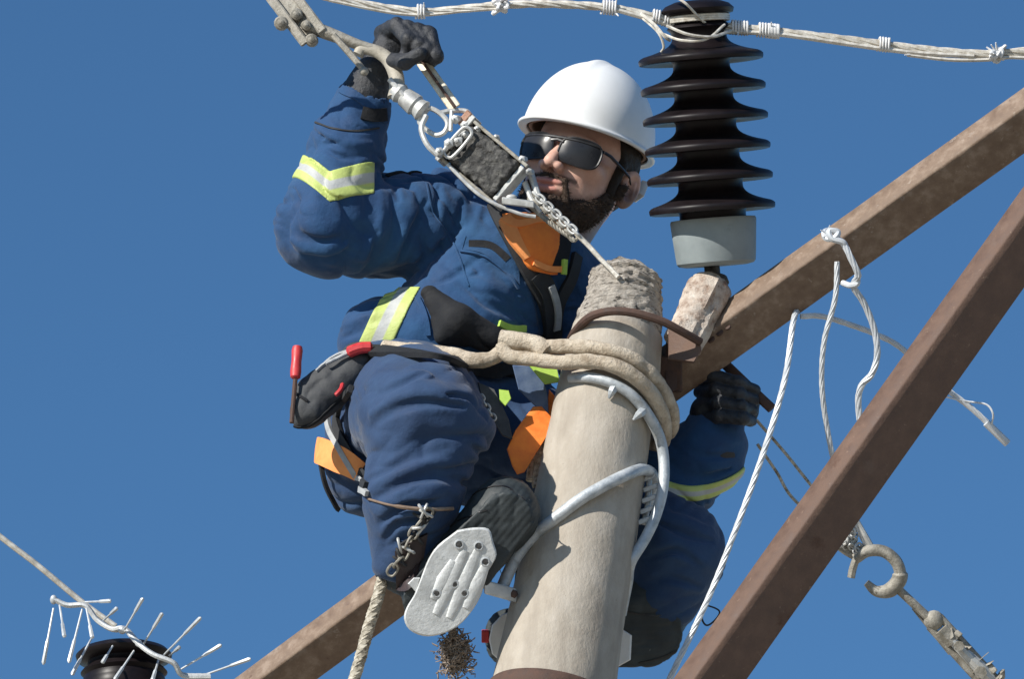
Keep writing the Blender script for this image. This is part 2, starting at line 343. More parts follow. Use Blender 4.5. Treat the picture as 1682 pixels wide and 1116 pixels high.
def surfnet(f, lo, hi, vs, cf=4):
    lo = np.array(lo, float); hi = np.array(hi, float); n = (np.ceil((hi - lo) / (vs * cf)).astype(int)) * cf + 1
    cn = (n - 1) // cf + 1
    g = np.stack(np.meshgrid(*[lo[i] + np.arange(cn[i]) * vs * cf for i in range(3)], indexing='ij'), -1).reshape(-1, 3)
    C = f(g).reshape(cn)
    near = np.abs(C) < vs * cf * 2.4
    cell = np.zeros(np.array(cn) - 1, bool)
    for dx in (0, 1):
        for dy in (0, 1):
            for dz in (0, 1): cell |= near[dx:cn[0] - 1 + dx, dy:cn[1] - 1 + dy, dz:cn[2] - 1 + dz]
    F = np.where(C < 0, -1., 1.)
    G = np.ones(n, np.float32)
    up = np.repeat(np.repeat(np.repeat(F[:-1, :-1, :-1], cf, 0), cf, 1), cf, 2); G[:-1, :-1, :-1] = up * vs
    G[-1] = G[:, -1] = vs; G[:, :, -1] = vs
    mask = np.zeros(n, bool); mask[:-1, :-1, :-1] = np.repeat(np.repeat(np.repeat(cell, cf, 0), cf, 1), cf, 2)
    mask[1:, :, :] |= mask[:-1].copy(); mask[:, 1:, :] |= mask[:, :-1].copy(); mask[:, :, 1:] |= mask[:, :, :-1].copy()
    I = np.argwhere(mask)
    for s in range(0, len(I), 400000):
        J_ = I[s:s + 400000]; G[J_[:, 0], J_[:, 1], J_[:, 2]] = f(lo + J_ * vs)
    sgn = G < 0
    c8 = [(dx, dy, dz) for dx in (0, 1) for dy in (0, 1) for dz in (0, 1)]
    cnt = sum(sgn[dx:n[0] - 1 + dx, dy:n[1] - 1 + dy, dz:n[2] - 1 + dz].astype(np.int8) for dx, dy, dz in c8)
    A = np.argwhere((cnt > 0) & (cnt < 8)); vid = -np.ones(np.array(n) - 1, int); vid[A[:, 0], A[:, 1], A[:, 2]] = np.arange(len(A))
    vals = {c: G[A[:, 0] + c[0], A[:, 1] + c[1], A[:, 2] + c[2]] for c in c8}
    acc = np.zeros((len(A), 3)); num = np.zeros(len(A))
    for c in c8:
        for ax in range(3):
            if c[ax] == 0:
                d = list(c); d[ax] = 1; d = tuple(d); a = vals[c]; b = vals[d]; m = (a < 0) != (b < 0)
                t = np.where(m, a / np.where(a - b == 0, 1, a - b), 0); p = np.tile(np.array(c, float), (len(A), 1)); p[:, ax] += t
                acc[m] += p[m]; num += m
    V = lo + (A + acc / num[:, None]) * vs
    Fs = []
    for ax in range(3):
        s0 = [slice(None)] * 3; s1 = [slice(None)] * 3; s0[ax] = slice(0, -1); s1[ax] = slice(1, None)
        ch = sgn[tuple(s0)] != sgn[tuple(s1)]; E = np.argwhere(ch); o1, o2 = [(1, 2), (2, 0), (0, 1)][ax]
        ok = (E[:, o1] > 0) & (E[:, o2] > 0) & (E[:, o1] < n[o1] - 1) & (E[:, o2] < n[o2] - 1); E = E[ok]
        def at(a, b):
            q = E.copy(); q[:, o1] -= a; q[:, o2] -= b; return vid[q[:, 0], q[:, 1], q[:, 2]]
        q = np.stack([at(1, 1), at(0, 1), at(0, 0), at(1, 0)], 1)
        flip = ~sgn[E[:, 0], E[:, 1], E[:, 2]]; q[flip] = q[flip][:, ::-1]; Fs.append(q)
    F = np.vstack(Fs); F = F[(F >= 0).all(1)]
    return V, F
def project(V, f, it=3):
    """pull vertices onto the zero set"""
    e = .4
    for _ in range(it):
        d = f(V); g = np.stack([f(V + np.eye(3)[i] * e) - d for i in range(3)], 1) / e
        g /= (np.linalg.norm(g, axis=1)[:, None] + 1e-9); V = V - g * np.clip(d, -2, 2)[:, None] * .7
    return V
def sdf_obj(name, f, lo, hi, vs, mat_, parent=None, attr=None, origin=None, proj=False):
    V, F = surfnet(f, lo, hi, vs)
    if proj: V = project(V, f, 2)
    a = {k: fn(V) for k, fn in attr.items()} if attr else None
    return mk(name, to_world(V / 1000.), F, mat_, parent, True, origin, a, None)
def grad(f, P, e=1.5):
    g = np.stack([f(P + np.eye(3)[i] * e) - f(P - np.eye(3)[i] * e) for i in range(3)], 1)
    return g / (np.linalg.norm(g, axis=1)[:, None] + 1e-9)
CAML = np.array([0, 0, D0 * 1000.])
def cast(f, px, start=700., steps=60):
    """points on the surface f=0 seen at pixels px"""
    px = np.asarray(px, float); T = np.stack([px[:, 0] - 841, 558 - px[:, 1], 0 * px[:, 0]], 1)
    dr = T - CAML; dr /= np.linalg.norm(dr, axis=1)[:, None]
    P = T - dr * start; alive = np.ones(len(P), bool)
    for _ in range(steps):
        d = f(P); P = P + dr * np.clip(d * .85, -20, 60)[:, None]
    ok = np.abs(f(P)) < 3
    return P, ok
def drape(f, path, width, off=3., th=3., step=6.):
    """webbing strip laid on surface f along a pixel path; width in mm (scalar or list)"""
    pts = np.array([p[:2] for p in path], float); pts3 = np.c_[pts, np.zeros(len(pts))]
    sp = np.array(spline(pts3, 10)); sp = resample(sp, step)[:, :2]
    P, ok = cast(f, sp)
    z = P[:, 2].copy(); idx = np.arange(len(P))
    if (~ok).any() and ok.any():
        for c in range(3): P[~ok, c] = np.interp(idx[~ok], idx[ok], P[ok, c])
    for _ in range(2): P[1:-1] = (P[:-2] + 2 * P[1:-1] + P[2:]) / 4
    Nn = grad(f, P); T = np.gradient(P, axis=0); T /= np.linalg.norm(T, axis=1)[:, None]
    for _ in range(3): Nn[1:-1] = (Nn[:-2] + Nn[1:-1] + Nn[2:]) / 3
    B = np.cross(Nn, T); B /= np.linalg.norm(B, axis=1)[:, None]
    wd = np.interp(np.linspace(0, 1, len(P)), np.linspace(0, 1, np.size(width)) if np.size(width) > 1 else [0, 1], width if np.size(width) > 1 else [width, width])
    m = 5; rows = []
    for j in range(m):
        s = (j / (m - 1) - .5); Q = P + B * (wd * s)[:, None]; d = f(Q)[:, None]; Q = Q - Nn * np.clip(d, -12, 12)
        rows.append(Q)
    rows = np.stack(rows, 1); n = len(P)
    top = rows + Nn[:, None] * (off + th); bot = rows + Nn[:, None] * (off - 4)
    V = np.vstack([top.reshape(-1, 3), bot.reshape(-1, 3)]); o = n * m; F = []
    for i in range(n - 1):
        for j in range(m - 1):
            a = i * m + j; F.append((a, a + 1, a + m + 1, a + m)); F.append((o + a, o + a + m, o + a + m + 1, o + a + 1))
        F.append((i * m, (i + 1) * m, o + (i + 1) * m, o + i * m)); F.append((i * m + m - 1, o + i * m + m - 1, o + (i + 1) * m + m - 1, (i + 1) * m + m - 1))
    for i in (0, n - 1):
        for j in range(m - 1): a = i * m + j; F.append((a, o + a, o + a + 1, a + 1))
    mb = MB(); mb.add(V / 1000., F); return mb
def patch(f, A, B, off=3., th=3., nu=24, nv=12, bulge=0.):
    """panel on surface f between two pixel polylines A and B (same direction)"""
    A = resample(np.array(spline(np.c_[np.array(A, float), np.zeros(len(A))], 8)), 1e9 if False else 1)[:, :2]
    B = resample(np.array(spline(np.c_[np.array(B, float), np.zeros(len(B))], 8)), 1)[:, :2]
    ta = np.linspace(0, 1, nu); ia = lambda Q: np.stack([np.interp(ta, np.linspace(0, 1, len(Q)), Q[:, c]) for c in range(2)], 1)
    A = ia(A); B = ia(B); px = np.stack([A + (B - A) * v for v in np.linspace(0, 1, nv)], 1).reshape(-1, 2)
    P, ok = cast(f, px)
    if (~ok).any() and ok.any():
        z = P[ok]; 
        for i in np.where(~ok)[0]: k = np.argmin(((px[ok] - px[i]) ** 2).sum(1)); dz = z[k, 2]; P[i] = wm(px[i, 0], px[i, 1], -dz)
    Nn = grad(f, P, 4.)
    if bulge:
        uu, vv = np.meshgrid(np.linspace(0, 1, nu), np.linspace(0, 1, nv), indexing='ij'); P = P + Nn * (bulge * (np.sin(np.pi * uu) * np.sin(np.pi * vv)) ** .5).reshape(-1, 1)
    top = P + Nn * (off + th); bot = P + Nn * (off - 5); o = len(P); V = np.vstack([top, bot]); F = []
    for i in range(nu - 1):
        for j in range(nv - 1): a = i * nv + j; F.append((a, a + 1, a + nv + 1, a + nv)); F.append((o + a, o + a + nv, o + a + nv + 1, o + a + 1))
        F.append((i * nv, (i + 1) * nv, o + (i + 1) * nv, o + i * nv)); F.append((i * nv + nv - 1, o + i * nv + nv - 1, o + (i + 1) * nv + nv - 1, (i + 1) * nv + nv - 1))
    for i in (0, nu - 1):
        for j in range(nv - 1): a = i * nv + j; F.append((a, o + a, o + a + 1, a + 1))
    mb = MB(); mb.add(V / 1000., F); return mb

# ================================================================== THE SETTING
me = MB(); GZ = -.0
n = 24; gv = []; gf = []
for i in range(n + 1):
    for j in range(n + 1):
        x = (i / n * 2 - 1); y = (j / n * 2 - 1); x = np.sign(x) * abs(x) ** 2.2 * 1500; y = np.sign(y) * abs(y) ** 2.2 * 1500
        gv.append((x, y, .0 + .04 * math.sin(x * 1.3) * math.cos(y * .9)))
gf = [(i * (n + 1) + j, (i + 1) * (n + 1) + j, (i + 1) * (n + 1) + j + 1, i * (n + 1) + j + 1) for i in range(n) for j in range(n)]
g = mk('ground', np.array(gv), gf, M['ground']); g['kind'] = 'structure'

# ------------------------------------------------------------------ pole
PT = J(1034, 440, 0); PB = J(915, 1100, 0); pd = nrm(PT - PB)
def pole_c(y): t = (y - 1100) / (440 - 1100.); return PB + (PT - PB) * t      # axis point near photo row y
Lp = np.linalg.norm(PT - PB)
def pole_r(y): return np.interp(y, [420, 600, 850, 1116, 1500, 6000], [.062, .080, .088, .0975, .108, .17])
foot = None
pole = thing('utility_pole', 'tall tapered concrete pole with a broken weathered head', 'pole', PB + pd * ((-(to_world(PB)[2])) / (RN @ pd)[2]))
hgt = np.linalg.norm(PB - (PB + pd * (-(to_world(PB)[2]) / (RN @ pd)[2])))
pu = nrm(np.cross(pd, [0, 0, 1])); pv = np.cross(pd, pu)
def pole_mesh(h0, h1, dh, rf, jit, seg=72, top=False, name='shaft', mt=None):
    n = int((h1 - h0) / dh) + 1; V = []; hs = np.linspace(h0, h1, n)
    for h in hs:
        yrow = 1100 - h / Lp * 660
        for k in range(seg):
            a = 2 * math.pi * k / seg; d = math.cos(a) * pu + math.sin(a) * pv; p = PB + pd * h
            r = rf(yrow, h, a); V.append(p + d * r)
    V = np.array(V)
    if jit: V = V + np.random.RandomState(3).randn(*V.shape) * jit
    F = [(i * seg + k, i * seg + (k + 1) % seg, (i + 1) * seg + (k + 1) % seg, (i + 1) * seg + k) for i in range(n - 1) for k in range(seg)]
    F += [tuple(range(seg))[::-1], tuple((n - 1) * seg + k for k in range(seg))]
    mb = MB(); mb.add(V, F); return mb
def wob(h, a, s, seed): 
    P = np.array([[math.cos(a) * 80, math.sin(a) * 80, h * 1000]]); return vnoise(P, s, seed)[0]
HC = Lp * (1100 - 552) / 660           # where the smooth shaft ends
pole_mesh(-hgt, -.15, .25, lambda y, h, a: pole_r(y), 0).build('lower_shaft', M['concrete'], pole)
pole_mesh(-.15, HC, .012, lambda y, h, a: pole_r(y) + .0012 * wob(h, a, 60, 1) + .0006 * wob(h, a, 14, 2), 0, 96).build('shaft', M['concrete'], pole)
def head_r(y, h, a):
    t = (h - HC) / (Lp * (552 - 443) / 660.)
    r = pole_r(y) - .004 - .004 * t
    ring = .0045 * max(-.3, math.sin(h * 1000 / 2.6 + 5 * wob(h, a, 60, 9))) * min(1, max(0, (t - .3) * 4)) * (.6 + .6 * wob(h, a, 30, 15))
    r += ring + .003 * wob(h, a, 38, 4) + .003 * wob(h, a, 12, 5)
    if t > .86: r -= .02 * max(0, (t - .86) / .14) ** 2 * (1 + .8 * wob(h, a, 30, 7))
    return r
pole_mesh(HC - .01, Lp * (1100 - 443) / 660, .003, head_r, .0004, 110).build('broken_head', M['rough_concrete'], pole)
# dark clamp band low on the shaft
def ring_at(mb, y, r, minor, tilt=(0, 0), n=64, seg=8, flat=None, a0=0, a1=2 * math.pi, off=0):
    c = pole_c(y) ; P = []
    for i in range(n + 1):
        a = a0 + (a1 - a0) * i / n; d = math.cos(a) * pu + math.sin(a) * pv
        P.append(c + d * (r) + pd * (tilt[0] * math.cos(a) + tilt[1] * math.sin(a) + off * i / n))
    mb.tube(P, minor, seg, flat=flat, ups=pd); return mb
mb = MB(); ring_at(mb, 1156, pole_r(1156) + .004, .011, flat=(1.6, .5)); mb.build('clamp_band', M['rust_dark'], pole)
c = pole_c(1153); mb = MB(); mb.box(c + pv * (pole_r(1120) + .018) * 0 + np.array([.02, 0, pole_r(1120) + .012]), [.03, 0, 0], pd * .012, [0, 0, .01]); mb.build('band_lug', M['rust_dark'], pole)

# ------------------------------------------------------------------ steel angles
def angle_iron(name, a, b, wb, ws, alpha, th, mt, label, cat='beam', group=None, twist=None):
    a = np.asarray(a); b = np.asarray(b); d = nrm(b - a); view = np.array([0, 0, 1.])
    lr = nrm(np.cross(view, d)); 
    if lr[1] > 0: lr = -lr                                   # lower right in the picture
    nb = nrm(view * math.cos(alpha) + lr * math.sin(alpha)); nb = nrm(nb - d * np.dot(nb, d))   # big face normal
    ns = np.cross(d, nb); 
    if np.dot(ns, lr) > 0: ns = -ns                          # small face normal (upper left)
    # corner line c: big flange extends along -ns, small along -nb
    prof = [(0, 0), (wb, 0), (wb, th), (th, th), (th, ws), (0, ws)]
    L = np.linalg.norm(b - a); n = int(L / .03); V = []; N = len(prof)
    # rounded corner replaces the first point
    prof2 = [(.003, 0), (wb * .25, 0), (wb * .5, 0), (wb * .75, 0), (wb - .0015, 0), (wb, .0015), (wb, th), (th + .006, th), (th, th + .006), (th, ws), (.0015, ws), (0, ws - .0015), (0, ws * .5), (0, .003)]
    N = len(prof2); rs = np.random.RandomState(5)
    for i in range(n + 1):
        p = a + d * L * i / n
        for (u, v) in prof2:
            j = .0006 * vnoise(np.array([[i * 30, u * 1000, v * 1000.]]), 60, 3)[0]
            V.append(p - ns * (u - wb * .5) - nb * v + nb * j)
    F = [(i * N + k, i * N + (k + 1) % N, (i + 1) * N + (k + 1) % N, (i + 1) * N + k) for i in range(n) for k in range(N)] + [tuple(range(N)), tuple(n * N + k for k in range(N))]
    mb = MB(); mb.add(V, F); t = thing(name, label, cat, a, group); mb.build('angle_bar', mt, t, sharp=50); t['_dir'] = list(map(float, d))
    return t, d, nb, ns
E1 = W(1905, 55, -150)
S1 = W(1000, 702, 55)
xa, da, nba, nsa = angle_iron('steel_crossarm', S1, E1, .074, .050, R(31), .007, M['rust_light'], 'pale rusty steel arm running from behind the pole head to the upper right corner', 'beam')
angle_iron('steel_crossarm', W(175, 1338, 330), W(1003, 726, 62), .070, .048, R(31), .007, M['rust_light'], 'pale rusty steel arm at lower left, passing behind the boots to the bottom edge', 'beam')
mb = MB()
for (x, y, rr) in ((1168, 558, .0065), (1182, 547, .0065), (1196, 538, .005)):
    t = (x - 1000) / 905.; p = S1 + (E1 - S1) * t + nsa * .0354
    p = W(x, y, -(p[2] * 1000)); mb.lathe(p - nsa * .002, nsa, [(0, rr), (.003, rr), (.004, rr * .7)], 12)
mb.build('bolt_hole', M['rust_dark'], xa)
br, db, nbb, nsb = angle_iron('steel_brace', W(898, 1520, -570), W(1905, 98, -215), .080, .052, R(27), .008, M['rust'], 'reddish brown steel brace rising from the pole foot side to upper right', 'beam')
br['label'] = 'reddish brown steel brace, the lower and steeper of the two slanting bars'
mb = MB(); mb.box(W(1893, 85, -190), .10 * da, .07 * nrm(np.cross(da, nba)), .006 * nba); mb.build('gusset', M['rust'], br)
# bolt of the brace
mb = MB(); mb.lathe(W(890, 1495, -610), nbb, [(0, .014), (.012, .014), (.012, .008), (.02, .008)], 6); mb.build('bolt', M['rust_dark'], br)

# bent rod clamping the arm to the pole (U bolt) and plate
ub = thing('pole_clamp', 'rusty bent rod clamp looped over the pole below its head', 'clamp', J(1020, 520, -90))
P = spline([J(1150, 562, -60), J(1120, 545, -85), J(1085, 527, -100), J(1040, 514, -105), J(1000, 512, -100), J(968, 522, -80), J(945, 545, -35), J(938, 560, 20), J(960, 540, 90), J(1040, 530, 110)], 8)
mb = MB(); mb.tube(P, .0072, 10); mb.build('bent_rod', M['rust_dark'], ub)
mb = MB(); mb.plate([J(1098, 540, -40), J(1150, 560, -60), J(1152, 575, -60), J(1140, 595, -55), J(1098, 590, -35)], [0, .2, 1], .012); mb.build('clamp_plate', M['rust'], ub)
mb = MB(); mb.plate([J(1094, 545, 10), J(1112, 550, 10), J(1112, 640, 10), J(1094, 650, 10)], [0, 0, 1], .01)
mb.box(J(1100, 615, 40), [.02, .0, 0], [0, .03, 0], [0, 0, .03]); mb.build('clamp_bracket', M['rust_dark'], ub)

# ------------------------------------------------------------------ wooden / cast spindle carrying the insulator
sp = thing('insulator_spindle', 'stubby cracked pale spindle carrying the dark insulator', 'spindle', J(1125, 560, -20))
a = J(1122, 565, -15); b = J(1172, 462, 0); d = nrm(b - a)
mb = MB(); n = 30; seg = 26; u = nrm(np.cross(d, [0, 0, 1])); v = np.cross(d, u); V = []
for i in range(n + 1):
    t = i / n; p = a + (b - a) * t
    for k in range(seg):
        an = 2 * math.pi * k / seg; r = .034 + .0035 * t + (.004 if k % 7 == 0 else 0) * -1 + .003 * vnoise(np.array([[math.cos(an) * 40, math.sin(an) * 40, i * 1.2]]), 14, 2)[0] + .002 * vnoise(np.array([[math.cos(an) * 40, math.sin(an) * 40, i * 6.]]), 10, 5)[0]
        r *= 1 - .35 * max(0, (t - .85) / .15) ** 2
        V.append(p + r * (math.cos(an) * u + math.sin(an) * v))
mb.add(V, [(i * seg + k, i * seg + (k + 1) % seg, (i + 1) * seg + (k + 1) % seg, (i + 1) * seg + k) for i in range(n) for k in range(seg)] + [tuple(range(seg)), tuple(n * seg + k for k in range(seg))])
M['spindle'] = mat('peeling_spindle', [(.20, .115, .075), (.48, .40, .33), (.60, .54, .47)], .9, 0, 45, .8, 130, dist=.006, spots=[(60, .6, (.12, .07, .05), .06), (25, .64, (.22, .17, .10), .1)])
mb.build('spindle_body', M['spindle'], sp)
mb = MB(); mb.lathe(J(1172, 466, 0), nrm(J(1166, 400, 0) - J(1172, 462, 0)), [(0, .026), (.008, .024), (.012, .013), (.05, .013)], 20); mb.build('pin', M['grime'], sp)

# ------------------------------------------------------------------ big insulator
IA = nrm(np.array([-.075, 1, -.015]))       # its axis: tipped a little towards the camera
def insulator(name, base, ax, label, n, pitch, R0, R1, core0, core1, cap=True, mt=None):
    t = thing(name, label, 'insulator', base)
    h = 0
    if cap:
        mb = MB(); mb.lathe(base, ax, [(0, .052), (.002, .062), (.006, .0655), (.02, .067), (.074, .0715), (.078, .070), (.079, .06)], 48); mb.build('base_cap', M['cap'], t); h = .079
    prof = [(h - .004, core0)]
    for i in range(n):
        z = h + .016 + i * pitch; r = R0 + (R1 - R0) * i / (n - 1); c = core0 + (core1 - core0) * i / (n - 1)
        c2 = core0 + (core1 - core0) * (i + 1) / (n - 1)
        prof += [(z - .006, c), (z + .0, c + .004), (z + .001, c + .012), (z - .001, r * .72), (z - .004, r * .88), (z - .006, r - .005), (z - .005, r - .001), (z - .001, r), (z + .003, r), (z + .006, r - .003), (z + .008, r - .007)]
        for k in range(1, 10):
            s = k / 9; prof.append((z + .008 + (pitch - .020) * s, c2 + (r - .007 - c2) * (1 - s) ** 2.5))
    top = h + n * pitch + .010
    prof += [(top + .002, core1), (top + .008, core1 + .006), (top + .013, core1 + .002), (top + .018, core1 - .006), (top + .026, core1 - .006), (top + .031, core1 + .012), (top + .038, core1 + .014), (top + .046, core1 + .006), (top + .052, core1 - .01), (top + .054, .004)]
    mb = MB(); mb.lathe(base, ax, prof, 72); mb.build('shed_stack', mt or M['glaze'], t, sharp=60); return t
IB = J(1177, 437, 0)
ins = insulator('porcelain_insulator', IB, IA, 'tall dark brown ribbed insulator standing beside the white helmet', 6, .0497, .1045, .1035, .055, .047)

# ------------------------------------------------------------------ overhead line across the top
def wz(x): return -20 + 0 * x
ln = thing('power_line', 'thick bundled bare wire strung across the insulator top', 'cable', J(1135, 50, -50))
lp = [(300, -60), (540, -5), (680, 18), (760, 14), (822, 8), (900, 6), (1000, 12), (1070, 26), (1140, 40), (1200, 44), (1280, 52), (1400, 66), (1500, 79), (1600, 88), (1660, 86), (1720, 84), (2000, 90)]
LW = lambda x: -30
lpath = spline([W(x, y, 50 + (0 if x < 1000 else 0)) for x, y in lp], 10)
mb = MB(); twisted(mb, lpath, .0074, 4, .16, sr=.0037, step=.010); mb.build('main_strands', M['wire'], ln)
mb = MB(); P2 = spline([W(x, y + dy, 44) for (x, y), dy in zip(lp[6:14], (0, 6, 10, 8, 4, 7, 7, 4))], 10); mb.tube(P2, .0042, 7)
mb.tube(spline([W(x, y, 46) for x, y in ((540, 0), (640, 20), (700, 24), (760, 18), (820, 14))], 8), .003, 6)
mb.tube(spline([W(x, y, 44) for x, y in ((1490, 90), (1560, 98), (1620, 98), (1660, 94), (1700, 96))], 8), .0035, 6); mb.build('parallel_wire', M['wire'], ln)
def near_line(x): 
    k = min(range(len(lpath)), key=lambda i: abs((lpath[i][0] * 1000 / (1 + 50 / 10000.) + 841) - x)); return k
for x, n in ((695, 3), (1000, 5), (1075, 3), (1215, 6), (1262, 7), (1272, 4), (1455, 4), (1100, 4)):
    k = near_line(x); t = nrm(lpath[k + 1] - lpath[k - 1]); mb = MB(); coil(mb, lpath[k] - t * .0024 * n, lpath[k] + t * .0024 * n, .0115, .0019, n); mb.build('wire_wrap', M['lacing'], ln)
rs = random.Random(3)
for x in (822, 1640):
    mb = MB(); k = near_line(x); c = lpath[k] + np.array([0, -.002, .004])
    for _ in range(16):
        a = np.array([rs.uniform(-1, 1), rs.uniform(-1, 1), rs.uniform(-1, 1)]); b2 = np.array([rs.uniform(-1, 1), rs.uniform(-1, 1), rs.uniform(-1, 1)])
        mb.tube(spline([c + a * .009, c + (a + b2) * .009 + [0, 0, .006], c + b2 * .010, c - a * .009], 5), .0032, 6)
    for _ in range(5):
        a = nrm(np.array([rs.uniform(-1, 1), rs.uniform(-.3, 1), rs.uniform(-.3, 1)])); mb.tube([c, c + a * .022], [.003, .0012], 5)
    mb.build('wire_knot', M['lacing'], ln)
for x, y, dx, dy in ((1010, 14, 3, -16), (1265, 48, 2, -12), (1460, 74, 2, -12), (697, 18, -1, -14), (1008, 14, 8, 12), (1210, 44, 3, 14), (1500, 86, -14, 4)):
    mb = MB(); mb.tube([W(x, y + 3, 46), W(x + dx, y + dy, 36)], [.0022, .001], 5); mb.build('wire_end', M['lacing'], ln)
# tie wire at the insulator neck
mb = MB(); top = .079 + 6 * .0497 + .010
for k in range(3):
    c = IB + IA * (top + .019 + .0035 * k); u = nrm(np.cross(IA, [0, 0, 1])); v = np.cross(IA, u)
    mb.tube([c + .051 * (math.cos(a) * u + math.sin(a) * v) for a in np.linspace(0, 2 * math.pi, 41)], .0026, 6)
mb.tube(spline([W(1050, 20, 50), W(1075, 40, 10), W(1092, 60, -10), W(1100, 66, 5)], 8), .0028, 6)
mb.tube(spline([W(1050, 25, 50), W(1080, 52, 10), W(1090, 75, 5), W(1086, 85, 10)], 8), .0022, 6)
mb.tube(spline([W(1100, -10, 20), W(1125, 4, -10), W(1150, 30, 10), W(1176, 52, 30)], 8), .0024, 6)
mb.tube(spline([W(1095, 42, -18), W(1130, 56, -30), W(1170, 60, -20), W(1200, 50, 30)], 8), .0028, 6)
mb.tube(spline([W(1088, 55, 0), W(1120, 66, -22), W(1160, 64, -24), W(1190, 40, 20)], 8), .0024, 6)
mb.build('tie_wire', M['wire'], ln)

# ------------------------------------------------------------------ hanging pale wires on the right
def wire(name, pts, r, label, mt='whitewire', rope=False, cat='wire', group=None, build=True):
    P = spline([W(*p) for p in pts], 12); mb = MB()
    if rope: twisted(mb, P, r, 6, r * 24, sr=r * .40, step=r * 1.6)
    else: mb.tube(P, r, 8)
    o = mb.build(name, M[mt]); return tag(o, label, cat, group)
wire('hanging_wire', [(1312, 505, 20), (1303, 530, -20), (1290, 620, -60), (1262, 720, -90), (1220, 840, -120), (1165, 980, -150), (1110, 1095, -180), (1030, 1260, -200)], .0052, 'long straight pale wire hanging down past the hand', rope=True)
wire('draped_wire', [(1375, 430, -60), (1372, 490, -60), (1354, 560, -50), (1350, 630, -40), (1358, 700, -30), (1375, 780, -20), (1398, 845, -10), (1428, 905, 0)], .0048, 'pale wire curving behind the brace towards the iron hook', rope=True)
t = thing('tied_wire', 'pale wire knotted over the crossarm, its end coiling down in an S', 'wire', W(1385, 400, -120))
P = spline([W(*p) for p in [(1368, 388, -118), (1385, 400, -125), (1398, 425, -130), (1410, 452, -128), (1404, 462, -115), (1402, 472, -112), (1420, 500, -105), (1437, 545, -100), (1441, 585, -100), (1432, 615, -100), (1416, 632, -95), (1410, 655, -90), (1412, 690, -85)]], 10)
mb = MB(); twisted(mb, P, .0056, 6, .13, sr=.0022, step=.008); mb.build('wire_run', M['whitewire'], t)
mb = MB(); mb.tube(spline([W(1364, 378, -80), W(1354, 382, -105), W(1358, 392, -120), W(1372, 390, -127), W(1376, 381, -122), W(1362, 380, -124), W(1366, 392, -128), W(1384, 398, -128), W(1390, 408, -124)], 8), .0052, 8)
for dx, dy in ((-12, -6), (3, -14), (-8, 6)): mb.tube([W(1360, 384, -118), W(1360 + dx, 384 + dy, -124)], [.002, .001], 5)
mb.build('knot', M['whitewire'], t)
mb = MB(); mb.tube(spline([W(1384, 465, -100), W(1396, 469, -112), W(1408, 466, -120), W(1408, 452, -110)], 8), .005, 8); mb.build('wire_turn', M['whitewire'], t)
t = thing('loose_wire', 'pale stiff wire end sticking out to the right behind the brace', 'wire', W(1480, 575, 40))
mb = MB(); twisted(mb, spline([W(1315, 520, 0), W(1350, 520, 10), (W(1400, 535, 30)), W(1440, 550, 40), W(1480, 572, 45), W(1540, 628, 50), W(1600, 675, 55), W(1655, 728, 60)], 10), .0052, 6, .12, sr=.0021, step=.008); mb.build('wire_run', M['whitewire'], t)
mb = MB(); mb.tube(spline([W(1530, 630, 44), W(1545, 648, 40), W(1565, 655, 48), (W(1590, 660, 50)), W(1620, 665, 44), W(1631, 680, 40), W(1629, 697, 50)], 8), .0018, 6); mb.tube([W(1620, 695, 54), W(1655, 729, 60)], .0068, 8); mb.build('wire_tail', M['whitewire'], t)
for k, pts in enumerate(([(1242, 690, 100), (1290, 745, 105), (1330, 795, 110), (1400, 880, 115)], [(1244, 730, 110), (1275, 775, 114), (1308, 825, 118), (1395, 890, 122)])):
    wire('guy_line', pts, .0026, ('thin brown cord behind the long pale wire, the upper of two', 'thin brown cord behind the long pale wire, the lower of two')[k], 'cord', cat='line', group='thin brown cords running to the iron hook')

# rod behind the hand
o = tag(MB().tube([J(1178, 586, 100), J(1235, 641, 90), J(1268, 672, 84)], .0085, 8, flat=(.5, 1)).build('stay_rod', M['rust_dark']), 'short rusty flat rod poking out below the crossarm by the hand', 'rod')

# ------------------------------------------------------------------ lower right dead end
t = thing('hook_fitting', 'open iron hook and turnbuckle at the lower right corner', 'hook', W(1450, 950, 0))
mb = MB(); P = [W(1405, 918, 0), W(1425, 906, -6), W(1452, 907, -8), W(1473, 925, -8), W(1478, 950, -4), W(1462, 970, 0), W(1440, 972, 4), W(1423, 958, 4)]
mb.tube(spline(P, 8), [.010] * 30 + [.013] * 10 + list(np.linspace(.013, .006, len(spline(P, 8)) - 40)), 12); mb.build('hook', M['cast'], t)
mb = MB(); mb.tube(spline([W(1425, 908, -2), W(1408, 918, 0), W(1401, 935, 2), W(1398, 950, 3)], 8), .0065, 8); mb.build('hook_latch', M['cast'], t)
mb = MB(); mb.tube([W(1466, 960, 0), W(1532, 1022, 0)], .0075, 10); mb.tube([W(1500, 1000, 10), W(1560, 1075, 20)], .003, 8); mb.build('shank', M['cast'], t)
mb = MB(); d = nrm(W(1640, 1140, 0) - W(1532, 1022, 0)); nn = np.cross(d, [0, 0, 1])
for s in (-1, 1): mb.tube([W(1535, 1022, 0) + nn * .012 * s, W(1680, 1182, 0) + nn * .012 * s], .0062, 8)
mb.ell(W(1534, 1020, 0), [.017, .017, .012]); mb.lathe(W(1545, 1034, 0), d, [(0, .008), (.001, .015), (.03, .015), (.031, .008)], 6); mb.build('turnbuckle', M['cast'], t)
mb = MB(); mb.tube([W(1560, 1050, -6), W(1612, 1100, -6), W(1660, 1160, 0)], [.007, .012, .008], 10); mb.build('threaded_rod', M['zinc'], t)
mb = MB(); rs = random.Random(5)
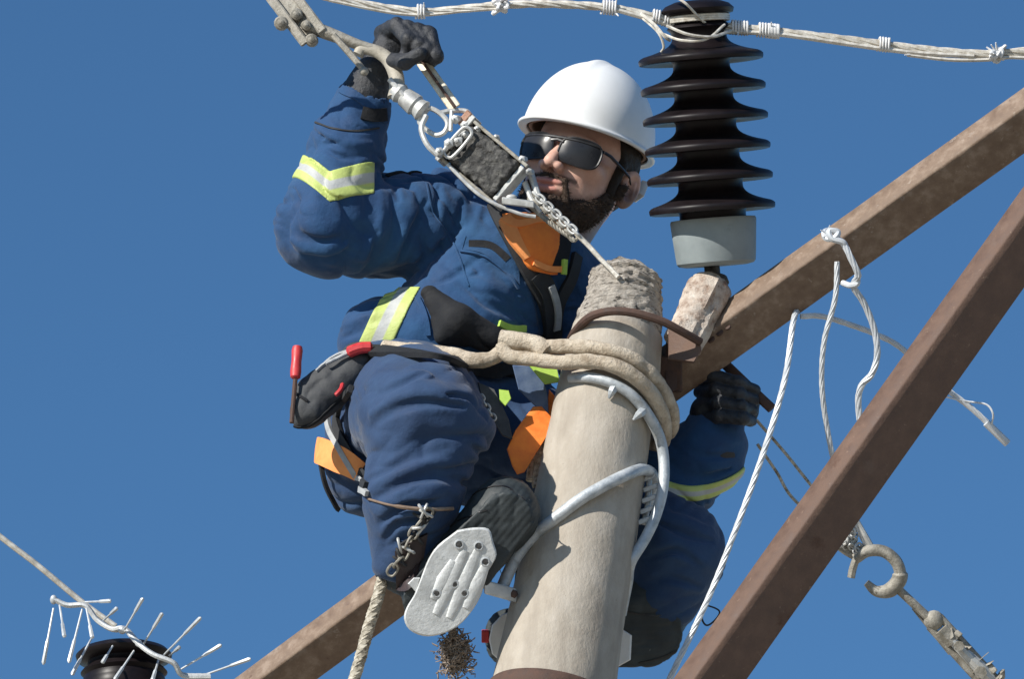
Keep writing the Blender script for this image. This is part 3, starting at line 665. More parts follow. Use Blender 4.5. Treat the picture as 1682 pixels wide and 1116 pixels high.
for k in range(12):
    s = rs.uniform(.0, 1); p = W(1552, 1040, -5) + (W(1645, 1125, -5) - W(1552, 1040, -5)) * s + nn * rs.uniform(-.013, .013); mb.box(p, nrm([rs.uniform(-1, 1), rs.uniform(-1, 1), .3]) * rs.uniform(.005, .010), nn * .005, [0, 0, .007], .3)
mb.lathe(W(1575, 1062, -16), [0, 0, 1], [(0, .009), (.008, .009)], 6); mb.lathe(W(1610, 1105, -16), [0, 0, 1], [(0, .011), (.008, .011)], 6); mb.build('bolt', M['cast'], t)
# wire mesh preform (lace like) leading to the hook
t2 = thing('wire_grip', 'lacy bundle of pale wire squeezed between the brace and the hook', 'wire grip', W(1395, 885, 0))
mb = MB(); mb.tube([W(1392, 830, -8), W(1410, 862, -8), W(1432, 900, -6)], .005, 8); rs = random.Random(9)
A0, B0, C0 = (1392, 835), (1358, 885), (1420, 912)
for k in range(60):
    u, v = rs.random(), rs.random()
    if u + v > 1: u, v = 1 - u, 1 - v
    x = A0[0] + (B0[0] - A0[0]) * u + (C0[0] - A0[0]) * v; y = A0[1] + (B0[1] - A0[1]) * u + (C0[1] - A0[1]) * v
    c = W(x, y, rs.uniform(-8, 8)); r = rs.uniform(.004, .009); ax = nrm(np.array([rs.uniform(-1, 1), rs.uniform(-1, 1), rs.uniform(.3, 1)])); uu = nrm(np.cross(ax, [1, .2, 0])); vv = np.cross(ax, uu)
    mb.tube([c + r * (math.cos(a) * uu + math.sin(a) * vv) for a in np.linspace(0, 6.283, 13)], .0018, 5)
mb.build('wire_coils', M['zinc'], t2)
mb = MB(); mb.tube(spline([W(1360, 872, 8), W(1385, 898, 8), W(1415, 916, 4)], 6), .009, 8, flat=(.5, 1.2)); mb.build('wire_grip_sleeve', M['cast'], t2)

# ------------------------------------------------------------------ lower left insulator with bird spikes and its wire
lw = tag(MB().tube(spline([W(-300, 650, 60), W(0, 882, 60), W(60, 928, 60), W(135, 990, 60), W(190, 1030, 50)], 10), .0048, 8).build('line_wire', M['wire']), 'grey wire running from the left edge down to the spiked insulator', 'wire')
ib = insulator('spiked_insulator', W(205, 1268, 30), nrm(np.array([-.03, 1, -.35])), 'dark insulator at lower left corner', 3, .05, .10, .088, .06, .066, cap=False)
ib['label'] = 'dark insulator cut by the bottom edge at lower left, under pale spikes'
t = thing('bird_spikes', 'pale strip bristling with bird spikes above the lower left insulator', 'bird spikes', W(190, 1030, 0))
mb = MB(); mb.tube(spline([W(88, 985, 30), W(110, 995, 30), W(140, 996, 28), (W(160, 1020, 20)), W(185, 1035, 0), W(205, 1034, -20), W(225, 1055, -50), W(250, 1075, -70), W(285, 1090, -70), W(300, 1110, -60), W(345, 1112, -50)], 6), .0075, 8, flat=(1, .6)); mb.build('strip', M['plate'], t)
spk = [((88, 1000), (71, 1093), 0), ((98, 995), (106, 1048), 0), ((135, 1002), (113, 1090), 1), ((142, 1000), (152, 1050), 1), ((140, 990), (182, 988), 0), ((170, 1020), (192, 1000), 1), ((205, 1035), (235, 983), 1), ((232, 1065), (267, 1008), 1), ((268, 1078), (330, 1015), 1), ((298, 1100), (364, 1060), 1), ((335, 1110), (412, 1083), 1), ((150, 1050), (118, 1110), 0), ((185, 1062), (168, 1090), 0), ((220, 1070), (188, 1118), 0), ((262, 1080), (250, 1120), 0), ((278, 1078), (295, 1064), 1)]
for k, (a, b, c) in enumerate(spk):
    mb = MB(); p = W(*a, -40); q = W(*b, -70 - 20 * (k % 3)); mb.tube([p, p + (q - p) * .55, p + (q - p) * .6, q - (q - p) * .04, q], [.0018, .0020, .0032, .0038, .0012], 6); mb.build('spike', M['alu'], t)
for p_, s_ in ((W(88, 986, 28), [.006, .008, .005]), (W(201, 1036, -24), [.007, .007, .006]), (W(228, 1058, -54), [.006, .006, .006])):
    mb = MB(); mb.ell(p_, s_); mb.build('clip', M['alu'], t)
# ------------------------------------------------------------------ chain hoist hanging across the face
hq = -60
def H(x, y, q=hq): return J(x, y, q)
ht = thing('cable_clamp', 'grey forged strain clamp and hook at the top left by the raised glove', 'clamp', H(500, 60))
d = nrm(H(520, 75) - H(440, -30)); nn = np.cross(d, [0, 0, 1])
mb = MB()
for s, k in ((-1, 0), (1, .012)):
    mb.box(H(478, 12) + nn * .019 * s + np.array([0, 0, k]), d * .070, nn * .0085, [0, 0, .010], .3)
mb.box(H(474, 8), d * .064, nn * .022, [0, 0, .005], .3); mb.build('clamp_body', M['cast'], ht)
for x, y, r in ((462, 38, .012), (487, 24, .011), (512, 66, .011), (503, 42, .009)):
    mb = MB(); mb.lathe(H(x, y, hq - 4), [0, 0, 1], [(-.018, r), (.012, r), (.015, r * .8), (.0155, r * .5), (.022, r * .5), (.024, .001)], 12); mb.build('clamp_bolt', M['cast'], ht)
mb = MB(); mb.tube([H(500, 40), H(540, 55), H(585, 72), H(612, 80)], [.012, .0115, .009, .008], 12)
mb.build('clevis_rod', M['cast'], ht)
mb = MB(); mb.tube([H(548, 58, -75), H(575, 88, -80), H(598, 115, -82)], [.0055, .006, .005], 8); mb.ell(H(598, 117, -82), .008); mb.build('cotter', M['cast'], ht)
hk = thing('lever_hoist', 'greasy lever hoist with big hook and chain stretched across the face', 'hoist', H(800, 260))
mb = MB(); P = spline([H(588, 90), H(596, 80), H(618, 84), H(638, 98), H(650, 122), H(652, 145), H(650, 160)], 8)
mb.tube(P, np.linspace(.009, .0145, len(P)), 12, flat=(.75, 1)); mb.build('hook', mat('hook_iron', [(.26, .235, .19), (.38, .35, .29), (.46, .43, .37)], .65, .2, 40, .5, 200, dist=.002), hk)
mb = MB(); mb.tube([H(640, 130, -72), H(664, 158, -72)], .005, 8); mb.build('hook_latch', M['zinc'], hk)
d = nrm(H(722, 205) - H(652, 150)); nn = nrm(np.cross(d, [0, 0, 1]))
mb = MB(); mb.lathe(H(648, 146), d, [(0, .014), (.012, .018), (.020, .014), (.022, .0165), (.046, .019), (.05, .016), (.056, .017), (.062, .019), (.068, .012)], 24); mb.build('swivel', M['zinc'], hk)
mb = MB(); oval(mb, H(712, 200), d, nn, .026, .018, .0045); mb.build('ring', M['zinc'], hk)
mb = MB(); mb.tube(spline([H(700, 190, -70), H(692, 212, -72), H(702, 238, -72), H(722, 258, -66)], 6), .0048, 8)
mb.tube(spline([H(722, 186, -60), H(742, 182, -60), H(766, 183, -60), H(775, 196, -60)], 6), .0045, 8)
mb.tube([H(742, 183, -66), H(740, 215, -66)], .0035, 8); mb.build('bail', M['zinc'], hk)
bd = nrm(H(875, 320) - H(745, 210)); bn = nrm(np.cross(bd, [0, 0, 1])); bz = np.cross(bd, bn)
bc = H(796, 268)
mb = MB(); 
# mottled body: a stack of wound chain between two cheek plates
Pb = []
f_b = lambda P: smax(np.abs((P - bc * 1000) @ bd) - 56, smax(np.abs((P - bc * 1000) @ bn) - 37, np.abs((P - bc * 1000) @ bz) - 26, 12), 14) + 2.2 * vnoise(P, 9, 3) + 1.6 * vnoise(P, 5, 8)
sdf_obj('wound_body', f_b, bc * 1000 - 105, bc * 1000 + 105, 2.5, M['grime'], hk)
mb = MB(); mb.box(bc + bn * -.041 + bz * 0, bd * .066, bn * .003, bz * .022, .3)
mb.box(bc + bn * .041, bd * .070, bn * .003, bz * .020, .3); mb.build('side_rail', M['cast'], hk)
mb = MB(); mb.box(bc - bd * .060, bd * .004, bn * .048, bz * .024, .3); mb.box(bc - bd * .050 + bz * .028, bd * .018, bn * .035, bz * .003, .3)
mb.build('end_plate', M['zinc'], hk); mb = MB(); mb.box(bc + bd * .060, bd * .004, bn * .036, bz * .02, .3); mb.build('end_plate', M['zinc'], hk)
rs = random.Random(2)
for (x, y, r) in ((748, 196, .008), (764, 206, .008), (784, 214, .007), (815, 228, .007), (858, 262, .007), (870, 282, .006), (738, 236, .009), (722, 250, .008), (752, 232, .010), (765, 222, .008)):
    mb = MB(); mb.lathe(H(x, y, hq - 26), nrm(bz * (1 if bz[2] > 0 else -1) + bn * rs.uniform(-.4, .4)), [(-.012, r * .8), (0, r), (.004, r), (.006, r * .7), (.007, r * .45), (.011, r * .4), (.012, .001)], 6); mb.build('bolt', M['zinc'], hk)
mb = MB(); oval(mb, H(752, 234, hq - 32), bn, bd, .030, .011, .003); mb.build('guard_loop', M['zinc'], hk)
mb = MB(); mb.box(H(765, 196, hq - 10), bd * .006, bn * .014, bz * .012, .3); mb.build('copper_pawl', mat('copper_tint', [(.32, .17, .11), (.44, .27, .2)], .6, .3, 60), hk)
mb = MB(); mb.box(H(851, 333, hq - 14), nrm(H(880, 337) - H(825, 330)) * .027, [0, .006, 0], [0, 0, .012], .3); mb.ell(H(840, 324, hq - 20), [.009, .005, .006]); mb.build('lower_bracket', M['zinc'], hk)
mb = MB(); mb.tube(spline([H(735, 270, -70), H(790, 322, -72), H(850, 350, -72), H(880, 356, -70)], 8), .0032, 8); mb.tube([H(872, 286), H(884, 322), H(900, 345)], [.006, .0055, .005], 8); mb.tube([H(862, 300), H(872, 325), H(888, 350)], [.005, .005, .004], 8); mb.build('fork_arm', M['zinc'], hk)
# roller chain from the body down to the cable
a = H(878, 318, -66); b = H(950, 386, -66); n = 11; d = nrm(b - a); nn = nrm(np.cross(d, [0, 0, 1]))
for k in range(n):
    c = a + (b - a) * (k + .5) / n; mb = MB()
    if k % 2: oval(mb, c, d, nn, .0082, .0058, .0023)
    else: oval(mb, c, d, [0, 0, 1], .0082, .0058, .0023)
    mb.build('chain_link', M['zinc'], hk)
for k in range(n):
    c = a + (b - a) * (k + .5) / n + nn * .009 * (1 if nn[1] < 0 else -1) + np.array([0, 0, -.004]); mb = MB()
    oval(mb, c, d, [0, 0, 1] if k % 2 else nn, .0082, .0056, .0022); mb.build('chain_link', M['cast'], hk)
mb = MB(); twisted(mb, spline([H(868, 336, -58), H(905, 368, -58), H(945, 396, -60)], 6), .0042, 3, .02); mb.build('return_cable', M['cast'], hk)
mb = MB(); mb.tube(spline([H(946, 384, -64), H(965, 402, -62), H(985, 424, -64), H(1003, 442, -66), H(1016, 456, -72)], 6), .0042, 8); mb.build('anchor_cable', M['wire'], hk)
# lever in the fist
d = nrm(H(748, 178) - H(684, 88)); nn = nrm(np.cross(d, [0, 0, 1]))
mb = MB(); mb.box((H(684, 88) + H(748, 178)) / 2, d * .060, nn * .0105, [0, 0, .005], .3); mb.build('lever', mat('brassy_lever', [(.42, .36, .24), (.58, .52, .40), (.66, .62, .52)], .5, .2, 60, .3), hk)
mb = MB()
mb.tube([H(682, 84, hq - 8), H(747, 176, hq - 8)], .0028, 6); mb.build('lever_rib', M['rust_dark'], hk)

# ================================================================== THE LINEMAN
def lerp(a, b, t): return a + (b - a) * t
# --- head frame
YAW, PIT, ROL = R(25), R(16), R(10)
f0 = np.array([-math.sin(YAW), 0, math.cos(YAW)]); la = np.array([math.cos(YAW), 0, math.sin(YAW)]); u0 = np.array([0, 1., 0])
ff = f0 * math.cos(PIT) + u0 * math.sin(PIT); uu = u0 * math.cos(PIT) - f0 * math.sin(PIT)
Rz = np.array([[math.cos(ROL), math.sin(ROL), 0], [-math.sin(ROL), math.cos(ROL), 0], [0, 0, 1]])
la, uu, ff = Rz @ la, Rz @ uu, Rz @ ff
HB = np.stack([la, uu, ff]); HS = 1.13                       # rows: lateral (image right), up, forward
HC0 = wm(917, 243, 250) - ff * 94 * HS                      # head centre, mm
def hp(x, y, z): return HC0 + (np.array([x, y, z]) * HS) @ HB
def hloc(P): return ((P - HC0) @ HB.T) / HS
def head_sdf(P, feat=True):
    Q = hloc(P); A = np.abs(Q) * [1, 0, 0] + Q * [0, 1, 1]
    c = lambda *v: np.array(v, float)
    d = ellp(Q, c(0, 26, -10), (75, 92, 94))
    d = smin(d, ellp(Q, c(0, -34, 32), (62, 68, 58)), 18)
    d = smin(d, cone(A, c(52, -52, 8), c(14, -92, 66), 17, 17), 22)
    d = smin(d, cone(Q, c(-10, -90, 72), c(10, -90, 72), 19, 19), 16)
    d = smin(d, ellp(A, c(40, -16, 62), (26, 18, 26)), 14)
    d = smin(d, ellp(Q, c(0, 18, 74), (56, 14, 18)), 10)
    d = smax(d, -ellp(A, c(32, -2, 90), (17, 12, 12)), 8)
    d = smin(d, cone(Q, c(0, 6, 86), c(0, -26, 108), 7.5, 9.5), 7)
    d = smin(d, ellp(A, c(11.5, -31, 100), (8.5, 8, 11)), 4)
    d = smax(d, -ellp(A, c(7.5, -39, 105), (4, 4, 6)), 2.5)
    d = smin(d, ellp(Q, c(0, -57, 86), (32, 20, 14)), 8)
    d = smin(d, ellp(Q, c(0, -55, 97), (24, 5.5, 8)), 3.5)
    d = smin(d, ellp(Q, c(0, -66, 95.5), (20, 6.5, 8)), 3.5)
    d = smax(d, -ellp(Q, c(0, -60.5, 106), (25, 1.8, 8)), 2)
    # ear
    E = A - c(76, -14, -6); ca, sa = math.cos(.25), math.sin(.25)
    E = np.stack([E[:, 0] - E[:, 2] * -.35, E[:, 1] * ca - E[:, 2] * sa, E[:, 1] * sa + E[:, 2] * ca], 1)
    e = ellp(E, c(2, 2, -6), (8, 33, 19)); e = smax(e, -ellp(E, c(10, 5, -4), (8, 24, 12)), 2); e = smin(e, cone(E, c(5, 16, -9), c(6, -6, -13), 2.2, 2.2), 2); e = smin(e, ellp(E, c(5, -2, 6), (5, 7, 5)), 3)
    d = smin(d, e, 5)
    return d * HS
NB = jm(884, 418, 190)
def skin_sdf(P):
    d = head_sdf(P); d = smin(d, cone(P, hp(0, -45, -18), NB, 58, 64), 22)
    L = [(jm(745, 365, 170), 50), (jm(545, 372, 60), 42), (jm(600, 160, 20), 30)]
    d = smin(d, chain_sdf(P, L), 20)
    d = smin(d, chain_sdf(P, [(jm(945, 505, 235), 45), (jm(1095, 815, 185), 38), (jm(1174, 722, 138), 22)]), 20)
    d = smin(d, cone(P, jm(845, 435, 190), jm(745, 590, 165), 90, 90), 40)
    d = smin(d, chain_sdf(P, [(jm(700, 650, 150), 75), (jm(695, 700, -90), 60), (jm(664, 880, -75), 28)]), 25)
    d = smin(d, chain_sdf(P, [(jm(810, 680, 230), 75), (jm(1105, 900, 150), 50), (jm(1098, 945, 150), 34)]), 25)
    return d
def lipsw(V):
    Q = hloc(V); return np.clip(1 - np.minimum(ellp(Q, np.array([0, -55, 97.]), (23, 5, 8)), ellp(Q, np.array([0, -66, 95.5]), (19, 6, 8))) / 2., 0, 1) * (Q[:, 2] > 80)
def stubw(V):
    Q = hloc(V); g = np.interp(Q[:, 2], [8, 24, 42, 62, 80, 110], [-12, -30, -52, -64, -73, -76])
    s = np.clip((g + 10 - Q[:, 1] + 5 * vnoise(V, 6, 3)) / 16, 0, 1) * (Q[:, 2] > -30)
    m_ = np.clip(1 - (np.abs(Q[:, 1] + 44) - 2) / 3, 0, 1) * (np.abs(Q[:, 0]) < 38) * (Q[:, 2] > 70)
    return np.maximum(s, m_) * .8
person = sdf_obj('person', skin_sdf, (-440, -560, -420), (420, 420, 440), 2.5, M['skin'], None, {'lips': lipsw, 'stub': stubw}, proj=True)
tag(person, 'bearded lineman in white helmet, sunglasses and blue overalls clinging to the pole, one fist raised', 'person')

# --- clothing base shapes
def fold(P, ax, sa_, sp_, seed):
    ax = nrm(ax); t = P @ ax; Pp = P - t[:, None] * ax
    wq = np.stack([vnoise(P, 70, seed + 1), vnoise(P, 60, seed + 2), vnoise(P, 65, seed + 3)], 1) * 26
    Q = (Pp + wq) / sp_ + ((t + wq[:, 0]) / sa_)[:, None] * ax
    n1 = vnoise(Q, 1., seed); mk_ = np.clip(.5 + 1.3 * vnoise(P, 85, seed + 31), .08, 1); return ((1 - np.abs(n1)) ** 3.4 * 1.5 - .5) * mk_
el = jm(542, 374, 60); sh = jm(738, 372, 170); wr = jm(597, 172, 20); fa = jm(572, 240, 40)
CR = {}
def segdist(P, pts, r):
    pts = np.asarray(pts); lo = pts.min(0) - r - 30; hi = pts.max(0) + r + 30
    m = ((P > lo) & (P < hi)).all(1); d = np.full(len(P), 99.)
    if m.any():
        Q = P[m]; b = None
        for i in range(len(pts) - 1):
            rr0 = r * math.sin(math.pi * (i / (len(pts) - 1))) ** .5 if i else r * .3; rr1 = r * max(0, math.sin(math.pi * ((i + 1) / (len(pts) - 1)))) ** .5 if i < len(pts) - 2 else r * .3
            c = cone(Q, pts[i], pts[i + 1], rr0, rr1); b = c if b is None else np.minimum(b, c)
        d[m] = b
    return d
def jacket_base(P):
    d = cone(P, sh, el, 88, 86)
    d = smin(d, cone(P, el, fa, 80, 64), 18); d = smin(d, cone(P, fa, wr, 64, 50), 16)
    t = smin(cone(P, jm(838, 440, 195), jm(745, 555, 165), 118, 120), cone(P, jm(628, 560, 150), jm(760, 565, 165), 76, 90), 40)
    t = smin(t, cone(P, jm(950, 505, 240), jm(840, 450, 200), 80, 100), 40)
    d = smin(d, t, 34)
    d = smin(d, cone(P, jm(722, 288, 240), jm(805, 325, 240), 15, 24), 14)
    d = smin(d, cone(P, jm(950, 505, 240), jm(1095, 815, 185), 76, 66), 24)
    d = smin(d, chain_sdf(P, [(jm(1100, 806, 180), 64), (jm(1160, 745, 150), 62), (jm(1172, 722, 135), 55)]), 18)
    # collar ring
    c = jm(884, 405, 195); ax = nrm(hp(0, 0, -10) - c); Q = P - c; h = Q @ ax; rad = np.linalg.norm(Q - h[:, None] * ax, axis=1)
    col = np.sqrt((rad - 80) ** 2 + np.clip(np.abs(h - 4) - 14, 0, None) ** 2) - 9
    d = smin(d, col, 14)
    # neck opening
    d = smax(d, -cone(P, c - ax * 10, c + ax * 130, 64, 72), 8)
    d = smax(d, -(cone(P, wr + nrm(wr - fa) * 8, wr + nrm(wr - fa) * 60, 44, 44)), 5)
    return d
def pants_base(P):
    d = cone(P, jm(655, 640, 165), jm(800, 650, 205), 98, 92)
    th_ = cone(P, jm(672, 668, 130), jm(700, 696, -125), 112, 104)
    d = smin(d, th_, 26)
    d = smin(d, chain_sdf(P, [(jm(700, 700, -125), 102), (jm(676, 820, -110), 76), (jm(660, 915, -75), 52)], 20), 16)
    s = cone(P, jm(618, 690, 235), jm(600, 775, 215), 92, 78); d = smin(d, s, 16)
    d = smin(d, cone(P, jm(800, 680, 235), jm(1105, 900, 150), 108, 84), 30); d = smin(d, cone(P, jm(740, 740, 230), jm(860, 770, 235), 85, 75), 20)
    d = smin(d, chain_sdf(P, [(jm(1112, 918, 140), 76), (jm(1090, 985, 160), 58)]), 14)
    return d
def mkcr(f, L):
    out = []
    for r, k, pts in L:
        P, ok = cast(f, np.array(pts, float)); 
        if ok.sum() >= 2: out.append((r, k, np.array([p.tolist() for p, o_ in zip(P, ok) if o_])))
    return out
def sp2(pts, n=3): return np.array(spline(np.c_[np.array(pts, float), np.zeros(len(pts))], n))[:, :2]
JC = [(9, 9, sp2([(604, 325), (598, 380), (568, 425), (552, 450)])), (10, 9, sp2([(645, 320), (650, 375), (630, 420), (600, 455)])), (8, 8, sp2([(700, 330), (668, 400), (655, 440)])),
      (9, 9, sp2([(760, 330), (745, 385), (705, 425), (660, 455)])), (7, 8, sp2([(475, 375), (520, 395), (560, 390)])), (7, 8, sp2([(500, 420), (535, 428), (575, 415)])), (8, 8, sp2([(790, 420), (740, 455), (690, 468)])),
      (6, 6, sp2([(545, 195), (575, 212), (612, 214)])), (6, 6, sp2([(520, 235), (560, 258), (605, 255)])), (6, 7, sp2([(640, 300), (690, 296), (740, 300)])), (10, 9, sp2([(560, 520), (600, 505), (640, 490)])), (7, 7, sp2([(548, 560), (580, 548), (600, 540)])),
      (8, 8, sp2([(770, 470), (800, 500), (850, 520)])), (8, 8, sp2([(850, 430), (880, 480), (890, 540)])), (7, 8, sp2([(600, 270), (640, 285), (655, 330)])), (6, 7, sp2([(1110, 770), (1150, 785), (1200, 770)])), (6, 7, sp2([(1120, 730), (1150, 750), (1205, 748)])), (9, 9, sp2([(940, 470), (955, 500), (950, 545)])),
      (5, 6, sp2([(722, 305), (716, 345), (728, 370)])), (8, 9, sp2([(620, 380), (612, 430), (590, 462)])), (7, 9, sp2([(690, 385), (700, 425), (680, 460)]))]
JR = [(9, 12, sp2([(625, 320), (622, 380), (598, 425)])), (9, 12, sp2([(675, 320), (665, 375), (645, 425)])), (9, 12, sp2([(730, 330), (712, 390), (680, 430)])), (8, 12, sp2([(480, 395), (520, 412), (570, 405)])), (7, 10, sp2([(790, 340), (770, 395), (725, 435)])), (6, 10, sp2([(530, 215), (570, 235), (610, 236)])), (7, 10, sp2([(560, 540), (600, 522), (650, 515)]))]
PC = [(9, 9, sp2([(610, 650), (660, 630), (700, 610)])), (10, 9, sp2([(600, 790), (650, 765), (690, 745), (740, 735)])), (10, 9, sp2([(610, 700), (650, 672), (700, 662), (760, 668)])), (11, 9, sp2([(615, 820), (660, 795), (720, 782), (780, 800)])), (8, 8, sp2([(625, 860), (665, 832), (720, 822)])), (7, 8, sp2([(630, 890), (655, 860), (700, 850)])),
      (7, 8, sp2([(720, 650), (770, 655), (800, 690)])), (12, 10, sp2([(580, 640), (570, 700), (580, 760), (605, 820)])), (7, 7, sp2([(530, 770), (545, 815), (560, 850)])), (8, 8, sp2([(1080, 860), (1130, 880), (1170, 890)])), (8, 8, sp2([(1060, 920), (1110, 905), (1150, 930)])), (8, 8, sp2([(1060, 960), (1100, 950), (1150, 965)])), (8, 9, sp2([(760, 720), (800, 760), (790, 800)]))]
PR = [(9, 10, sp2([(1075, 850), (1120, 862), (1168, 888)])), (9, 10, sp2([(1085, 905), (1125, 915), (1170, 935)])), (8, 10, sp2([(1075, 950), (1110, 962), (1150, 965)])), (7, 12, sp2([(610, 680), (660, 652), (720, 648), (780, 665)])), (8, 12, sp2([(610, 805), (650, 780), (700, 762), (750, 760)])), (9, 11, sp2([(620, 845), (660, 815), (710, 803), (750, 812)])), (7, 10, sp2([(630, 875), (660, 848), (700, 838)])), (8, 10, sp2([(1090, 845), (1130, 860), (1170, 875)]))]
JC = mkcr(jacket_base, JC); JR = mkcr(jacket_base, JR); PC = mkcr(pants_base, PC); PR = mkcr(pants_base, PR)
def apply_cr(P, d, C_, R__):
    for r, k, pts in R__: 
        Q = pts - (CAML - pts) / 1e4 * r * .45; d = smin(d, segdist(P, Q, r), k)
    for r, k, pts in C_: 
        Q = pts + (CAML - pts) / 1e4 * r * .25; d = smax(d, -segdist(P, Q, r * .8), k)
    return d
def jacket(P):
    d = jacket_base(P); m = np.abs(d) < 34
    if m.any():
        Q = P[m]; e = d[m]
        wu = np.clip(1 - cone(Q, sh, el, 88, 84) / 12, 0, 1); wf = np.clip(1 - cone(Q, el, wr, 76, 54) / 12, 0, 1) * (1 - wu)
        e = e + 9 * wu * fold(Q, el - sh + np.array([60, -60, 0]), 40, 110, 3) + 7 * wf * fold(Q, wr - el, 34, 80, 5) + 8 * (1 - wu) * (1 - wf) * fold(Q, np.array([.7, .7, .1]), 38, 100, 7) + 4 * fold(Q, np.array([.4, 1, .1]), 17, 55, 27)
        e = e + 7 * vnoise(Q, 75, 41) * np.clip(cone(Q, fa, wr + (wr - fa), 20, 20) / 120, .1, 1) + 1.6 * vnoise(Q, 24, 9); e0 = d[m]; kc = np.clip(np.minimum(np.linalg.norm(Q - wr, axis=1), np.linalg.norm(Q - jm(1172, 722, 135), axis=1)) / 45 - .6, .08, 1); e = e0 + (e - e0) * kc
        e = apply_cr(Q, e, JC, JR); d = d.copy(); d[m] = e
    return d
def pants(P):
    d = pants_base(P); m = np.abs(d) < 34
    if m.any():
        Q = P[m]; e = d[m]; e = e + 9 * fold(Q, np.array([.25, 1, .3]), 46, 130, 13) + 3 * fold(Q, np.array([-.5, 1, .1]), 20, 70, 29) + 8 * vnoise(Q, 80, 43) + 1.6 * vnoise(Q, 24, 19)
        e = apply_cr(Q, e, PC, PR); d = d.copy(); d[m] = e
    return d
LO, HI = (-440, -560, -440), (440, 440, 440)
sdf_obj('jacket', jacket, LO, HI, 3.2, M['jacket'], person, proj=False)
sdf_obj('trousers', pants, LO, HI, 3.4, M['trousers'], person, proj=False)

# reflective bands: slabs across the sleeves and waist
def band(name, c, ax, hw, reg, th=3.2, lo=None, hi=None, fn=jacket, bend=None, m='hivis'):
    ax = nrm(ax)
    def tt(P): 
        h = (P - c) @ ax
        return h + (bend(P - c) if bend is not None else 0)
    def f(P): return smax(smax(fn(P) - th, np.abs(tt(P)) - hw, 1.5), np.maximum(reg(P), -(fn(P) + 5)), 1)
    c_ = np.asarray(c); sdf_obj(name, f, c_ - lo if lo is not None else c_ - 130, c_ + (hi if hi is not None else 130), 2.2, M[m], person, {'band': lambda V: np.clip(tt(V) / (2 * hw) + .5, 0, 1)})
cb = jm(538, 322, 50); axb = nrm(np.array([.30, 1, -.2]))
band('reflective_band', cb, axb, 27, lambda P: np.maximum(cone(P, jm(538, 372, 60), fa, 106, 84), P[:, 0] - (612 - 841)), bend=lambda Q: -np.abs(Q[:, 0] - 6) * .60)
cw = jm(640, 508, 60)
axw = nrm(wm(700, 545, 0) - wm(600, 475, 0) ); axw = nrm(np.array([.80, .52, 0]))
band('reflective_band', jm(640, 520, 100), nrm(np.array([.84, -.50, .05])), 25, lambda P: np.maximum(ellp(P, jm(640, 520, 110), (110, 80, 150)), P[:, 1] - (558 - 470) ), bend=lambda Q: Q[:, 1] * .12)
band('reflective_band', jm(1138, 805, 165), nrm(np.array([.10, 1, .12])), 13, lambda P: ellp(P, jm(1140, 790, 160), (90, 60, 95)), bend=lambda Q: -((Q[:, 0] + 10) / 60) ** 2 * 14)

drape(jacket, [(507, 196), (540, 210), (580, 216), (622, 210)], 3, 1, 1.5).build('cuff_seam', M['webbing'], person)
drape(jacket, [(700, 300), (712, 350), (745, 400), (770, 470)], 2.5, .6, 1.2).build('armhole_seam', M['jacket'], person)
# --- gloves
def glove_hand(Pm, wrist, palm, rp, fingers, thumb, cuff, kf=4):
    d = cone(Pm, wrist, palm[0], cuff[1], rp); d = smin(d, cone(Pm, palm[0], palm[1], rp, rp * .92), 10)
    g = None
    for F_ in fingers:
        c = chain_sdf(Pm, F_, 5); g = c if g is None else smin(g, c, 2.0)
    d = smin(d, g, 6); d = smin(d, chain_sdf(Pm, thumb, 6), 7)
    return d
hq2 = -40
def hh(x, y, q): return jm(x, y, q)
fing1 = []
for i in range(4):
    s = i / 3.
    K = hh(628 + 46 * s, 54 - 8 * s + 6 * (s > .9), -12 - 18 * s); Mi = hh(652 + 52 * s, 42 + 14 * s, -62 - 8 * s); Ti = hh(672 + 44 * s, 66 + 26 * s, -84 + 4 * s); Te = hh(668 + 40 * s, 88 + 14 * s, -66 + 10 * s)
    fing1.append([(K, 15), (Mi, 14.5), (Ti, 13), (Te, 11)])
thumb1 = [(hh(640, 100, -50), 15), (hh(665, 102, -88), 13.5), (hh(690, 88, -98), 11.5)]
pal1 = (hh(640, 78, -8), hh(676, 66, -16))
def glove1(P):
    d = glove_hand(P, hh(622, 112, 0), pal1, 27, fing1, thumb1, (0, 34))
    d = smin(d, cone(P, hh(598, 160, 18), hh(622, 112, 0), 43, 33), 8)
    a = nrm(hh(622, 112, 0) - hh(598, 160, 18)); return d + 1.6 * (1 - np.abs(vnoise(P + 4 * vnoise(P, 20, 3)[:, None], 15, 6))) - .8
sdf_obj('glove', glove1, hh(598, 160, 18) - 90, hh(670, 60, -40) + 110, 2, M['glove'], person)
fing2 = []
for i in range(4):
    s = i / 3.
    K = hh(1146 + 12 * s, 622 + 66 * s, 128 - 10 * s); Mi = hh(1172 + 12 * s, 618 + 66 * s, 66); Ti = hh(1212 + 8 * s, 628 + 60 * s, 52); Te = hh(1240 - 6 * s, 642 + 50 * s, 84)
    fing2.append([(K, 12), (Mi, 12), (Ti, 11), (Te, 10)])
thumb2 = [(hh(1200, 700, 150), 15), (hh(1232, 680, 140), 13), (hh(1240, 650, 140), 11.5)]
def glove2(P):
    d = glove_hand(P, hh(1176, 712, 130), (hh(1165, 680, 122), hh(1190, 655, 125)), 31, fing2, thumb2, (0, 38))
    d = smin(d, cone(P, hh(1174, 738, 138), hh(1178, 700, 128), 48, 38), 8); d = smin(d, np.abs(0 * P[:, 0]) + cone(P, hh(1174, 734, 138), hh(1174, 722, 134), 52, 50), 6)
    return d + 1.8 * (1 - np.abs(vnoise(P + 4 * vnoise(P, 20, 3)[:, None], 15, 6))) - .9
sdf_obj('glove', glove2, hh(1174, 738, 138) - 100, hh(1195, 640, 90) + 110, 2, M['glove'], person)
